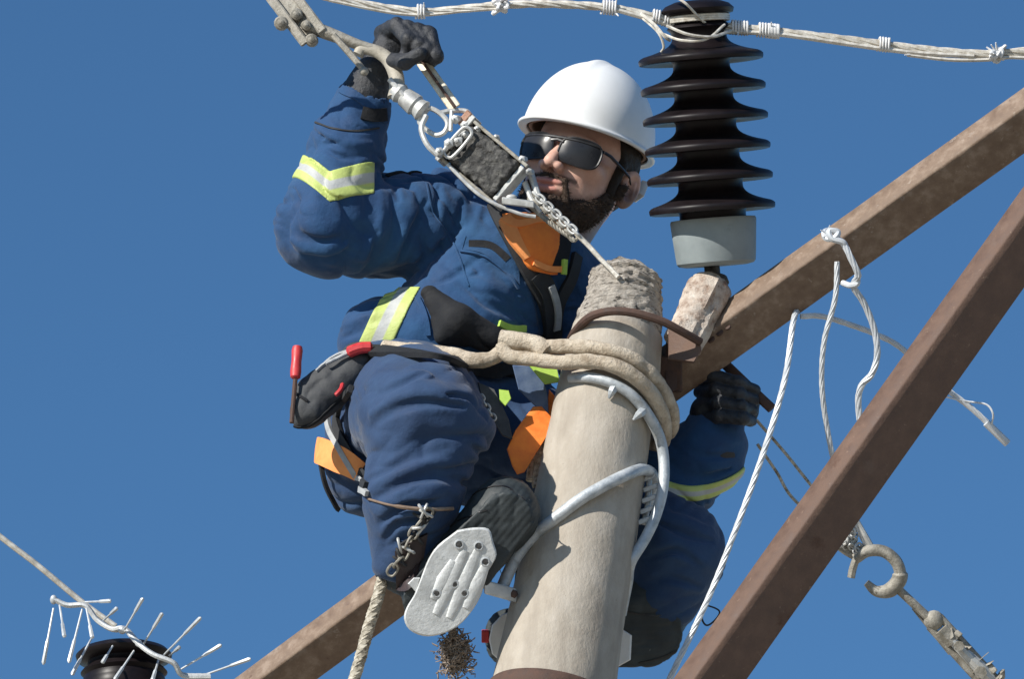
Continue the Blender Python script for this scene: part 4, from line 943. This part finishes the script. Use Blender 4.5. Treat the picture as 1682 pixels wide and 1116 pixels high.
# dark cuff of the raised sleeve
mb = drape(jacket, [(556, 140), (566, 150), (590, 160), (620, 190), (636, 196)], 14, off=0, th=3); mb.build('cuff_strap', M['jacket'], person)
mb = drape(jacket, [(594, 186), (612, 190), (632, 188)], 22, off=3, th=3); mb.build('cuff_tab', M['black'], person)

# --- boots
def boot_sdf(T_, H_, up, ra, rh, sole_n, ankle, rank, sole_off):
    def f(P):
        d = cone(P, H_, T_, rh, ra); d = smin(d, cone(P, H_ + (T_ - H_) * .12, ankle, rh * 1.02, rank), 20)
        d = smin(d, cone(P, H_ + (T_ - H_) * .45, ankle, rh * .9, rank * .9), 18)
        s = (P - H_) @ sole_n - sole_off
        d = smax(d, s, 10)
        rib = np.maximum(cone(P, H_ + sole_n * sole_off * .7, T_ + sole_n * sole_off * .7, rh + 1.5, ra + 1.5), np.abs(s + 5) - 3.5)
        d = smin(d, rib, 2)
        q_ = (P - H_) @ nrm(np.cross(T_ - H_, sole_n)); return d + .8 * vnoise(P, 20, 4) + 2.0 * (1 - np.abs(vnoise(P, 26, 11))) ** 2 + .35 * np.sin(q_ / 1.6 + 2 * vnoise(P, 40, 3))
    return f
T1, H1 = wm(828, 843, -235), wm(708, 985, -275)
sn1 = nrm(np.array([.10, -.08, 1])); b1 = boot_sdf(T1, H1, None, 59, 46, sn1, wm(668, 922, -215), 54, 32)
sdf_obj('boot', b1, np.minimum(T1, H1) - 150, np.maximum(T1, H1) + 110, 2.4, M['rubber'], person)
T2, H2 = wm(842, 1046, -36), wm(1062, 1036, -36)
b2 = boot_sdf(T2, H2, None, 48, 56, nrm(np.array([.05, -.12, 1])), wm(1086, 985, -10), 60, 34)
sdf_obj('boot', b2, np.minimum(T2, H2) - 110, np.maximum(T2, H2) + np.array([110, 150, 110]), 2.6, M['rubber'], person)
mb = MB(); mb.box(W(797, 1046, -95), [.006, 0, 0], [0, .010, 0], [0, 0, .02], .2); mb.build('boot_tag', M['red'], person)

for pts_, f_ in (([(716, 872), (752, 836), (790, 806), (832, 800), (862, 822)], b1), ([(690, 905), (722, 880), (760, 852), (800, 838)], b1), ([(1120, 1000), (1085, 1012), (1050, 1010), (1030, 1005)], b2), ([(1112, 1070), (1085, 1082), (1050, 1090)], b2)):
    drape(f_, pts_, 2.2, .3, 1.4).build('boot_seam', M['frame'], person)
# --- head gear
def helm(P):
    Q = hloc(P); Q = Q - np.array([-4, 13, 4]); c = np.array([0, 36., -8])
    tl = -.09; pl = Q[:, 1] - (36 + Q[:, 2] * tl)                          # rim plane
    r = (98, 122, 116)
    D = ellp(Q, c, r); ridge = smin(D, ellp(Q, np.array([0, 40, -8.]), (14, 119, 111)), 12)
    shell = smax(smax(ridge, -(D + 4), 1), -pl, 1)
    e1 = np.sqrt((Q[:, 0] / 100) ** 2 + ((Q[:, 2] + 8) / np.where(Q[:, 2] > 0, 129, 118)) ** 2)
    ei = np.sqrt((Q[:, 0] / 92) ** 2 + ((Q[:, 2] + 8) / 108) ** 2)
    dr = (e1 - 1) * 110
    brim = smax(smax(dr, -(ei - 1) * 100, 1), np.abs(pl + np.clip(dr + 24, 0, 40) * .12) - 2.4, 1.5)
    lip = np.sqrt(dr ** 2 + (pl + 3.2) ** 2) - 3
    return smin(smin(shell, brim, 5), lip, 2) * HS
hl = sdf_obj('helmet', helm, HC0 - 190, HC0 + 190, 2.0, M['helmet'], person, proj=True)
def liner(P):
    Q = hloc(P) - np.array([-4, 13, 4]); D = ellp(Q, np.array([0, 36., -8]), (98, 122, 116)) + 9; pl = Q[:, 1] - (36 - Q[:, 2] * .09)
    return smax(smax(D, -(D + 6), 1), np.maximum(-(pl + 2), pl - 30), 1) * HS
sdf_obj('helmet_liner', liner, HC0 - 170, HC0 + 170, 2.4, M['liner'], hl)
# hair
def hair(P):
    Q = hloc(P); d = ellp(Q, np.array([0, 26., -10]), (79, 95, 97))
    front = Q[:, 2] - (16 + .35 * Q[:, 1]); sb = np.maximum(Q[:, 2] - 26, -(Q[:, 1] + 60))
    reg = np.maximum(front, -(Q[:, 1] + 8 + np.clip(-Q[:, 2] - 5, 0, 60) * .9))
    earcut = -(np.sqrt((Q[:, 1] + 14) ** 2 + (Q[:, 2] + 10) ** 2) - 27)
    d = smax(d, reg, 4); d = smax(d, earcut, 4)
    s = cone(np.abs(Q) * [1, 0, 0] + Q * [0, 1, 1], np.array([71, 12, 16.]), np.array([67, -34, 20.]), 9, 8)
    return smin(d, s, 5) * HS + 1.2 * vnoise(P, 6, 3)
sdf_obj('hair', hair, HC0 - 150, HC0 + 150, 2.4, M['hair'], person)
def beard(P):
    Q = hloc(P); A = np.abs(Q) * [1, 0, 0] + Q * [0, 1, 1]; h = head_sdf(P) / HS
    g = np.interp(Q[:, 2], [8, 24, 42, 62, 80, 110], [-12, -30, -52, -64, -73, -76])
    reg = Q[:, 1] - g; reg = np.maximum(reg, -(Q[:, 2] - 6 + .25 * Q[:, 1] + 12))
    reg = np.maximum(reg, -(Q[:, 1] + 128))
    b = smax(h - 4.5 - 9 * np.clip((-60 - Q[:, 1]) / 50, 0, 1), reg, 7)
    mu = np.minimum(cone(A, np.array([3, -45, 99.]), np.array([26, -51, 91.]), 3.8, 4.6), cone(A, np.array([26, -50, 92.]), np.array([33, -76, 84.]), 5.2, 5.5))
    soul = cone(Q, np.array([0, -74, 92.]), np.array([0, -92, 92.]), 4, 10)
    return (smin(smin(b, mu, 3), soul, 4)) * HS + 1.5 * vnoise(P, 5, 4) + 1 * vnoise(P, 11, 2)
bo = sdf_obj('beard', beard, HC0 - 170, HC0 + 150, 2.0, M['beard'], person)
# bristles on beard
bv = np.array([v.co for v in bo.data.vertices]); bn_ = np.array([v.normal for v in bo.data.vertices])
bw = bv + np.array(bo['_o']); keep = ((bw - LN) @ RN)[:, 2] > -.45
idx = rng.choice(np.where(keep)[0], 5000); V = []; F = []
for i in idx:
    p = bw[i]; nn_ = bn_[i] + rng.randn(3) * .45 + np.array([0, 0, -.5]); nn_ /= np.linalg.norm(nn_); s = np.cross(nn_, rng.randn(3)); s /= np.linalg.norm(s); L_ = rng.uniform(.003, .009)
    o_ = len(V); V += [p - s * .0006, p + s * .0006, p + nn_ * L_]; F.append((o_, o_ + 1, o_ + 2))
mk('bristles', np.array(V), F, M['beard'], bo, smooth=False)
bo.children[0]['kind'] = 'stuff'
# sunglasses
gl = None
def gpt(x, y, off=0):   # point on the wrap surface, head coords
    return np.array([x, y, 103 - (abs(x) / 78.) ** 2.3 * 34 + off + .05 * y])
fr = MB()
outl = []
for a in np.linspace(0, 2 * math.pi, 41)[:-1]:
    cx, sx = math.cos(a), math.sin(a); n_ = 3.2
    x = np.sign(cx) * abs(cx) ** (2 / n_) * 30; y = np.sign(sx) * abs(sx) ** (2 / n_) * 22
    y -= 4; x += 36 + .10 * y; 
    if sx < 0: x += -.0 * y; y *= 1 - .18 * (1 - (x - 6) / 60)
    outl.append((x, y))
for sgn in (-1, 1):
    pts = [hp(*gpt(sgn * x, y)) / 1000 for x, y in outl]; fr.tube(pts + [pts[0]], .0021, 6)
fr.tube([hp(*gpt(x, 10 - abs(x) * .2)) / 1000 for x in (-10, -5, 0, 5, 10)], .0032, 8)
fr.tube([hp(*gpt(x, 14)) / 1000 for x in np.linspace(-62, 62, 25)], .0028, 8)
for sgn in (-1, 1):
    fr.tube([hp(sgn * x, y, z) / 1000 for x, y, z in ((66, 10, 78), (73, 9, 66), (78, 6, 30), (80, 4, 0), (80, -4, -14))], [.0055, .006, .0055, .004, .003], 8, flat=(1, .5))
gl = fr.build('sunglasses', M['frame'], person)
for sgn in (-1, 1):
    V = []; F = []; nr = 7; cxy = np.mean(outl, 0)
    for layer in (0, -2.2):
        for r_ in range(nr + 1):
            for (x, y) in outl:
                q = cxy + (np.array([x, y]) - cxy) * max(r_ / nr, .01); V.append(hp(*(gpt(sgn * q[0], q[1], layer) + [0, 0, 2.5 * (1 - (r_ / nr) ** 2)])) / 1000)
    n_ = len(outl)
    for l_ in (0, 1):
        o_ = l_ * (nr + 1) * n_
        for r_ in range(nr):
            for k in range(n_): F.append((o_ + r_ * n_ + k, o_ + r_ * n_ + (k + 1) % n_, o_ + (r_ + 1) * n_ + (k + 1) % n_, o_ + (r_ + 1) * n_ + k))
    for k in range(n_): F.append((nr * n_ + k, nr * n_ + (k + 1) % n_, (nr + 1) * n_ + nr * n_ + (k + 1) % n_, (nr + 1) * n_ + nr * n_ + k))
    mb = MB(); mb.add(V, F); mb.build('lens', M['lens'], gl)
# chin strap bit at the back of the helmet
mb = MB(); mb.tube([hp(70, 26, -84) / 1000, hp(74, 2, -72) / 1000, hp(62, -4, -80) / 1000], .0035, 6, flat=(1, 2.2)); mb.build('helmet_buckle', M['helmet'], hl)

# --- harness, pockets, tool pouch
body = lambda P: np.minimum(jacket_base(P), pants_base(P))
bodyj = lambda P: np.minimum(jacket(P), pants(P))
def bodys(P): return np.minimum(np.minimum(jacket_base(P), pants_base(P)), skin_sdf(P))
hn = None
patch(bodys, [(826, 360), (858, 358), (900, 362), (930, 376)], [(858, 436), (868, 446), (895, 452), (908, 452)], 9, 4, 20, 16, bulge=10).build('harness_bib', M['orange'], person)
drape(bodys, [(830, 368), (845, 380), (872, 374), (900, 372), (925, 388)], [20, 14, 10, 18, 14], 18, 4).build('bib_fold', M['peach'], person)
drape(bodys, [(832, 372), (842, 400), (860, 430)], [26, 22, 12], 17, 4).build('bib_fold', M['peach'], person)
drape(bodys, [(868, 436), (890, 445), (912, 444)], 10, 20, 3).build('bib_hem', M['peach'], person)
drape(bodys, [(918, 396), (914, 420), (906, 445)], 26, 14, 6).build('chest_loop', M['black'], person)
drape(bodys, [(914, 430), (912, 452)], 8, 24, 3).build('lime_tape_piece', M['lime'], person)
drape(bodys, [(812, 340), (840, 395), (868, 450), (893, 500), (905, 560)], 26, 5, 4).build('harness_strap', M['webbing'], person)
drape(bodys, [(945, 420), (935, 460), (915, 500), (908, 560)], 20, 5, 4).build('harness_strap', M['webbing'], person)
drape(bodys, [(878, 452), (895, 480), (900, 520), (905, 556)], 34, 8, 5).build('chest_webbing', M['webbing'], person)
drape(bodys, [(896, 470), (906, 500), (908, 535)], 12, 15, 3).build('chest_buckle', M['grey_trim'], person)
drape(bodys, [(818, 532), (835, 540), (860, 540)], 11, 4, 3).build('lime_tape_piece', M['lime'], person)
patch(jacket, [(763, 392), (800, 392), (832, 420), (850, 436)], [(760, 412), (795, 420), (830, 446), (852, 468)], 1.5, 2.5, 24, 6).build('pocket_flap', M['jacket'], person)
drape(jacket, [(770, 402), (805, 404), (834, 428)], 13, 3.5, 1.5).build('flap_patch', M['black'], person)
drape(jacket, [(759, 414), (795, 422), (830, 448), (850, 474)], 4, 3.5, 1.8).build('pocket_seam', M['jacket'], person)
drape(jacket, [(765, 390), (760, 402), (759, 416)], 4, 3.5, 1.8).build('pocket_seam', M['jacket'], person)
drape(jacket, [(636, 290), (660, 283), (690, 284)], 8, 1.5, 2).build('epaulette', M['black'], person)
# black inner flap bulging at the waist
FA, FB, FC, FD = jm(706, 484, 60), jm(806, 556, 60), jm(728, 552, 50), jm(752, 530, 40)
def fl(P):
    d = np.minimum(cone(P, FA, FB, 12, 18), cone(P, FB, FC, 18, 14)); d = smin(d, cone(P, FC, FA, 14, 12), 8); d = smin(d, cone(P, FD, FB, 30, 20), 14); d = smin(d, cone(P, FA, FD, 12, 30), 10)
    return d + 7 * fold(P, np.array([.75, .65, 0]), 26, 110, 4) + 3 * fold(P, np.array([.3, .95, 0]), 12, 60, 14)
sdf_obj('waist_flap', fl, jm(752, 528, 55) - 110, jm(752, 528, 55) + 110, 2.6, M['black'], person)
drape(jacket, [(686, 490), (700, 520), (704, 552)], 8, 2, 3).build('hem_seam', M['jacket'], person)
# waist belt
drape(body, [(570, 596), (600, 580), (650, 582), (720, 590), (790, 606), (850, 610), (910, 612)], 24, 4, 5).build('waist_belt', M['black'], person)
# leg straps
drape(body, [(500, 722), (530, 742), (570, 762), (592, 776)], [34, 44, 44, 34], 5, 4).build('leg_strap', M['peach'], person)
drape(body, [(568, 640), (548, 665), (543, 700), (560, 740), (590, 790), (608, 812)], 9, 7, 3).build('strap_edge', M['grey_trim'], person)
drape(body, [(580, 640), (560, 668), (556, 702), (574, 745), (604, 800)], 13, 4, 4).build('strap_webbing', M['webbing'], person)
drape(body, [(527, 760), (536, 800), (556, 838)], 6, 1, 3).build('trouser_stripe', M['black'], person)
hbq = 25
mb = MB(); mb.plate([J(876, 668, 20), J(890, 668, 20), J(908, 688, 20), J(906, 704, 18), J(862, 776, -5), J(850, 780, -5), J(842, 766, -5), J(833, 738, -5), J(846, 708, 5)][::-1], [.1, .1, 1], .007); mb.build('leg_strap', M['orange'], person)
mb = MB(); mb.plate([J(902, 640, 40), J(922, 662, 40), J(915, 690, 30), J(904, 704, 30), J(897, 690, 30)][::-1], [.1, .1, 1], .006); mb.build('leg_strap', M['orange'], person)
mb = MB(); mb.plate([J(842, 600, 10), J(885, 602, 10), J(900, 650, 20), J(902, 690, 28), J(884, 672, 22), J(852, 640, 10)][::-1], [.1, .1, 1], .006); mb.build('thigh_webbing', mat('blue_grey_webbing', [(.05, .09, .18), (.12, .17, .26)], .8, 0, 50, .3), person)
mb = MB(); mb.plate([J(785, 628, -20), J(812, 640, -20), (J(836, 690, -15)), J(842, 722, -15), J(826, 716, -15), J(796, 672, -20)][::-1], [.1, .1, 1], .010); mb.build('buckle_block', M['pouch'], person)
a = J(784, 642, -42); b = J(812, 690, -38); d = nrm(b - a); nn = nrm(np.cross(d, [0, 0, 1]))
for k in range(6):
    mb = MB(); c = a + (b - a) * (k + .5) / 6; oval(mb, c, d, nn if k % 2 else [0, 0, 1], .006, .0045, .0018, seg=5, n=16); mb.build('buckle_chain_link', M['zinc'], person)
mb = MB(); mb.plate([J(820, 640, -24), J(836, 642, -24), J(840, 655, -24), J(830, 668, -24), J(821, 660, -24)][::-1], [.1, .1, 1], .004); mb.build('lime_tag', M['lime'], person)
mb = MB(); mb.plate([J(868, 600, -4), J(915, 604, 0), J(920, 628, 0), J(895, 632, 0)][::-1], [.1, .1, 1], .005); mb.build('lime_tag', M['lime'], person)
# tool pouch on his right hip
PBm = np.array([[.70, .71, 0], [-.71, .70, 0], [0, 0, 1.]])
def pouch(P):
    d = smin(cone(P, jm(505, 676, 70), jm(592, 600, 80), 30, 34), cone(P, jm(510, 640, 70), jm(585, 590, 80), 22, 26), 12)
    d = smin(d, cone(P, jm(496, 690, 66), jm(500, 645, 66), 15, 16), 8)
    d = smax(d, -cone(P, jm(505, 668, 20), jm(585, 628, 30), 5, 6), 5)
    return d + 3.5 * fold(P, np.array([.75, -.66, 0]), 20, 90, 8) + 1.2 * vnoise(P, 12, 5)
po = sdf_obj('tool_pouch', pouch, jm(545, 640, 75) - 110, jm(545, 640, 75) + 110, 2.4, M['pouch'], person)
drape(pouch, [(480, 640), (492, 652), (505, 660)], 5, 1, 2).build('pouch_seam', M['black'], po)
drape(pouch, [(484, 700), (510, 698), (560, 655), (600, 625)], 5, 0, 3).build('pouch_trim', M['black'], po)
drape(pouch, [(520, 612), (550, 588), (590, 574)], [3, 7, 4], 2, 3).build('pouch_rim', M['grey_trim'], po)
t = thing('screwdriver', 'upright screwdriver with red handle at the outer edge of the tool pouch', 'screwdriver', J(484, 690, 40))
mb = MB(); mb.lathe(J(485, 622, 40), nrm(J(489, 566, 40) - J(485, 622, 40)), [(0, .006), (.002, .0085), (.012, .0095), (.030, .0085), (.05, .0095), (.057, .008), (.0585, .004)], 12); mb.build('handle', M['red'], t)
mb = MB(); mb.tube([J(485, 624, 40), J(479, 695, 42)], .0038, 8); mb.build('shaft', M['rust_dark'], t)
t = thing('pliers', 'tool with dark red grip lying in the top of the pouch under the sleeve', 'pliers', J(600, 575, 40))
mb = MB(); mb.tube(spline([J(570, 580, 40), J(592, 572, 36), J(612, 571, 36)], 6), [.005] + [.010] * 11 + [.006], 10); mb.build('handle', M['red'], t)
mb = MB(); mb.tube([J(535, 598, 40), J(572, 580, 40)], .0035, 8); mb.build('shaft', M['zinc'], t)
t2_ = tag(MB().tube(spline([J(551, 650, 20), J(560, 640, 20), J(563, 630, 24)], 5), [.003] + [.0038] * 9 + [.002], 8).build('marker', M['red']), 'short dull red marker tucked in the side of the tool pouch', 'marker')

# ------------------------------------------------------------------ lanyard rope round the pole
ry = thing('lanyard', 'thick cream sleeved lanyard wrapped twice around the pole at waist height', 'lanyard', J(1000, 590, -90))
def lump(P, r, seed):
    P = resample(P, .006); rr = [r * (1 + .10 * vnoise(np.array([[i * 6., seed * 50, 0]]), 16, seed)[0] + .05 * vnoise(np.array([[i * 6., seed * 50, 9]]), 7, seed)[0]) for i in range(len(P))]
    return P, rr
mb = MB(); P, rr = lump(spline([J(632, 570, 30), J(662, 574, 10), J(700, 578, -10), J(740, 582, -30), J(775, 592, -40), J(805, 590, -45), J(826, 578, -50), J(850, 572, -56), J(900, 570, -78), J(950, 570, -96), J(1000, 576, -108), J(1040, 592, -96), J(1075, 622, -68), J(1098, 660, -30), J(1104, 695, 10), J(1094, 712, 60), J(1060, 690, 104), J(1000, 640, 112), J(940, 600, 70)], 10), .0125, 1)
mb.tube(P, rr, 14); mb.build('upper_wrap', M['rope'], ry)
mb = MB(); P, rr = lump(spline([J(826, 566, -60), J(835, 585, -62), J(870, 590, -72), J(920, 596, -92), J(965, 594, -106), J(1005, 600, -112), J(1040, 618, -100), J(1068, 645, -76), J(1086, 678, -44), J(1092, 712, 0), J(1080, 730, 60), J(1040, 712, 104), J(985, 670, 112), J(930, 620, 70)], 10), .0125, 2)
mb.tube(P, rr, 14); mb.build('lower_wrap', M['rope'], ry)
mb = MB(); P, rr = lump(spline([J(822, 556, -62), J(845, 560, -66), J(880, 566, -74), J(900, 580, -80)], 8), .015, 3); mb.tube(P, rr, 12)
mb.build('splice', M['rope'], ry)
mb = MB(); mb.ell(J(838, 554, -68), [.018, .008, .012]); mb.build('splice_lip', M['rope'], ry)

# ------------------------------------------------------------------ pole climbers
def pq(x, y, extra=.010):          # q so that the point sits just off the front of the pole
    c = pole_c(y); cx = c[0] * 1000 + 841; dx = (x - cx) / 1000.; rr = pole_r(y) + extra
    return -1000 * math.sqrt(max(rr * rr - dx * dx, 0)) * .98 - (4 if abs(dx) < rr else 0)
c1 = thing('pole_climber', 'worn climbing iron on the raised boot, its arm crossing the pole front', 'climbing iron', J(830, 970, -20), 'climbing irons')
pl = [(752, 872), (778, 868), (803, 870), (810, 890), (816, 912), (808, 930), (797, 948), (792, 975), (776, 1004), (752, 1030), (722, 1044), (695, 1046), (673, 1036), (664, 1018), (668, 1000), (681, 978), (692, 950), (704, 920), (720, 897)]
zoff = lambda x, y: -(186 + (y - 860) * .26)
sole_pt = lambda x, y, k=0.: (W(x, y, 0), )
def on_sole(x, y, h=0):
    T = np.array([x - 841, 558 - y, 0.]); dr = nrm(T - CAML); n_ = sn1; o_ = H1 + sn1 * (32 + 6 + h); t_ = ((o_ - CAML) @ n_) / (dr @ n_); return (CAML + dr * t_) / 1000.
pls = np.array(spline([np.array([x, y, 0.]) for x, y in pl + pl[:1]], 3))[:-1]
mb = MB(); mb.plate([on_sole(x, y, 7) for x, y, _ in pls], sn1, .008, .0025); mb.build('foot_plate', M['plate'], c1)
for a, b in (((764, 905), (716, 1010)), ((786, 902), (738, 1016)), ((745, 922), (712, 985)), ((800, 925), (765, 1000))):
    mb = MB(); mb.tube([on_sole(*a, 7), on_sole((a[0] + b[0]) / 2, (a[1] + b[1]) / 2, 6.5), on_sole(*b, 7)], [.005, .010, .005], 12, flat=(.35, 1.2), ups=sn1); mb.build('plate_rib', M['plate'], c1)
for x, y in ((717, 975), (746, 960), (762, 975), (754, 895), (786, 898), (797, 924)):
    mb = MB(); p = on_sole(x, y, 7); mb.lathe(p - sn1 * .002, sn1, [(0, .008), (.004, .0078), (.0045, .006), (.0025, .0045), (.002, .001)], 14); rv = mb.build('rivet', M['alu'], c1); mb = MB(); mb.lathe(p - sn1 * .001, sn1, [(0, .0044), (.0035, .0042), (.0038, .001)], 12); mb.build('rivet_hole', M['grime'], rv)
mb = MB(); mb.plate([on_sole(690, 950, 2), on_sole(684, 975, 2), on_sole(678, 968, 2), on_sole(670, 960, 2), on_sole(680, 950, 2)], sn1, .006); mb.build('plate_tab', M['plate'], c1)
mb = MB(); mb.box(J(822, 972, -70), nrm(J(846, 982, -50) - J(796, 968, -90)) * .034, [0, .011, 0], [0, 0, .009], .25); mb.build('side_arm', M['plate'], c1)
mb = MB(); mb.lathe(J(842, 978, -52), nrm([.2, .2, 1]), [(0, .007), (.012, .007), (.014, .004)], 6); mb.build('arm_bolt', M['rust_dark'], c1)
P = spline([J(824, 968, -60), J(836, 940, -58), J(852, 910, -60)] + [J(x, y, pq(x, y)) for x, y in ((878, 880), (915, 850), (955, 820), (995, 797), (1030, 780))] + [J(1054, 772, -40), J(1070, 778, -5), J(1074, 795, 25), J(1064, 830, 40)], 8)
M['tube'] = mat('pale_painted_tube', [(.30, .33, .35), (.46, .49, .51), (.56, .585, .60)], .5, .25, 50, .5, 160, dist=.002, spots=[(28, .60, (.26, .25, .22), .12), (90, .63, (.66, .68, .68), .05)])
mb = MB(); mb.tube(P, .0095, 12, flat=(1, 1.05)); mb.build('hook_tube', M['tube'], c1)
c2 = thing('pole_climber', 'climbing iron behind the pole, its toothed pale arm curling round the right side', 'climbing iron', J(1040, 920, -20), 'climbing irons')
P = spline([J(938, 622, -62)] + [J(x, y, pq(x, y)) for x, y in ((965, 620), (1000, 628), (1032, 645))] + [J(1060, 675, -66), J(1082, 715, -38), J(1090, 755, -22), J(1089, 800, -18), J(1078, 845, -14), J(1060, 885, -14), J(1036, 925, -14), (J(1030, 960, 30)), J(1020, 1010, 70)], 8)
mb = MB(); mb.tube(P, .0092, 12); mb.build('hook_tube', M['tube'], c2)
for x, y, tx, ty in ((1010, 634, 1000, 655), (1060, 672, 1040, 690)):
    mb = MB(); mb.tube([J(x, y, pq(x, y, .008)), J((x + tx) / 2, (y + ty) / 2, pq(tx, ty, .010)), J(tx, ty, pq(tx, ty, .004))], [.009, .007, .002], 6); mb.build('tooth', M['tube'], c2)
for k, (x, y) in enumerate(((1058, 785), (1060, 802), (1058, 820), (1055, 838), (1052, 855))):
    mb = MB(); mb.box(J(x + 8, y, -8), [.012, .004, 0], [-.001, .004, 0], [0, 0, .006], .3); mb.build('rung', M['tube'], c2)
mb = MB(); mb.tube([J(1066, 780, -4), J(1066, 820, 0), J(1058, 862, 4)], .005, 8); mb.build('rung_rail', M['tube'], c2)
zp = -118
pl2 = [(850, 1003), (825, 1010), (808, 1028), (803, 1052), (808, 1075), (822, 1088), (850, 1092), (985, 1106), (1002, 1104), (1036, 1085), (1038, 1045), (1012, 1028), (985, 1020)]
mb = MB(); mb.plate([W(x, y, zp) for x, y in pl2], [0, 0, 1], .007, .002); mb.build('foot_plate', mat('pale_plate', [(.66, .67, .67), (.80, .81, .81)], .5, 0, 30, .3, 120), c2)  # paler than the other plate: missing sunlight is put into the colour
# leather strap and chain at the raised boot
st = thing('boot_strap', 'dark leather strap with buckle around the raised boot', 'strap', W(665, 950, -200))
def bl(P): return np.minimum(b1(P), pants_base(P))
patch(bl, [(650, 905), (665, 895), (700, 875)], [(652, 966), (668, 972), (688, 940)], 3, 4, 14, 12).build('strap_leather', mat('dark_leather', [(.018, .012, .014), (.045, .028, .028)], .6, 0, 40, .4), st)
mb = MB(); mb.box(W(647, 958, -246), [.006, .002, 0], [-.002, .008, 0], [0, 0, .003], .3); mb.build('strap_buckle', mat('pink_buckle', [(.25, .11, .10), (.40, .22, .2)], .5, 0, 60), st)
ch = thing('carabiner_chain', 'small steel chain with carabiners clipped along the raised boot', 'chain', W(680, 880, -210))
pts = [(706, 838), (698, 852), (684, 868), (676, 884), (668, 900), (660, 918), (650, 930), (640, 944)]
lay0 = lambda px, off: [p / 1000. + np.array([0, 0, off / 1000.]) for p in cast(lambda Q: np.minimum(bl(Q), pants(Q)), np.array(px, float))[0]]
lp_ = lay0(pts, 9)
for k in range(len(pts) - 1):
    a, b = lp_[k], lp_[k + 1]; d = nrm(b - a); nn = nrm(np.cross(d, [0, 0, 1])); mb = MB(); oval(mb, (a + b) / 2, d, nn if k % 2 == 0 else nrm(nn * .4 + np.array([0, 0, 1])), .0115, .0072, .0022, seg=6); mb.build('chain_link', M['cast'], ch)
rs = random.Random(8)
for k in range(14):
    x, y = pts[k % 6][0] + rs.uniform(-12, 12), pts[k % 6][1] + rs.uniform(-6, 6); mb = MB(); oval(mb, lay0([(x, y)], 6)[0], [rs.uniform(-1, 1), rs.uniform(-1, 1), .2], [0, 0, 1], .012, .007, .0024, seg=6); mb.build('clip', M['webbing'] if k % 2 else M['zinc'], ch)
lay = lambda px, off: [p / 1000. + np.array([0, 0, off / 1000.]) for p in cast(lambda Q: np.minimum(bl(Q), pants(Q)), np.array(px, float))[0]]
tag(MB().tube(spline(lay([(604, 820), (640, 830), (680, 836), (715, 837), (744, 836)], 5), 6), [.002] * 8 + [.0032] * 17, 8).build('thin_cord', M['rust_light']), 'thin brown cord drawn across the lower trouser leg above the raised boot', 'cord')
mb = MB(); twisted(mb, spline([W(628, 952, -240), W(620, 985, -240), W(606, 1030, -242), W(594, 1075, -244), W(578, 1130, -246), W(540, 1260, -250)], 8), .0105, 4, .03, sr=.0062); tag(mb.build('speckled_rope', M['cord']), 'speckled cream rope hanging down from the raised boot past the crossarm', 'rope')
# frayed tuft
mb = MB(); rs = random.Random(4); c0 = W(748, 1076, -260)
for k in range(900):
    a = np.array([rs.gauss(0, .011), rs.gauss(0, .016), rs.gauss(0, .010)]); s = c0 + a; q1 = nrm(np.array([rs.gauss(0, 1), rs.gauss(0, 1), rs.gauss(0, 1)])) * rs.uniform(.004, .010); q2 = nrm(q1 + np.array([rs.gauss(0, .006), rs.gauss(0, .006), rs.gauss(0, .006)])) * rs.uniform(.004, .010)
    mb.tube([s, s + q1, s + q1 + q2], [.0013, .0012, .0006], 4)
mb.tube(spline([W(738, 1010, -255), W(743, 1030, -255), W(745, 1050, -258), c0], 4), .007, 6)
tag(mb.build('frayed_tuft', M['fray']), 'brown frayed rope end dangling under the raised boot plate', 'rope end')
tag(MB().tube(spline([W(1135, 985, -30), W(1150, 992, -35), W(1175, 1000, -40), W(1182, 1008, -40), W(1172, 1022, -38), W(1160, 1028, -36), W(1153, 1015, -34), W(1158, 990, -32)], 6), .0016, 6).build('black_wire_loop', M['blackwire']), 'thin black wire loop beside the lower trouser leg', 'wire')
mb = MB(); mb.tube(spline([J(900, 700, 60), J(890, 735, 55), J(876, 765, 50), J(872, 790, 50)], 6), .0085, 8); twisted(mb, spline([J(912, 690, 50), J(900, 725, 45), J(886, 755, 40), J(878, 800, 40)], 6), .006, 3, .02); tag(mb.build('tail_rope', M['cord']), 'short twisted rope tail between the orange leg strap and the pole', 'rope')
for o in list(bpy.data.objects):
    if '_o' in o: del o['_o']
    if '_dir' in o: del o['_dir']
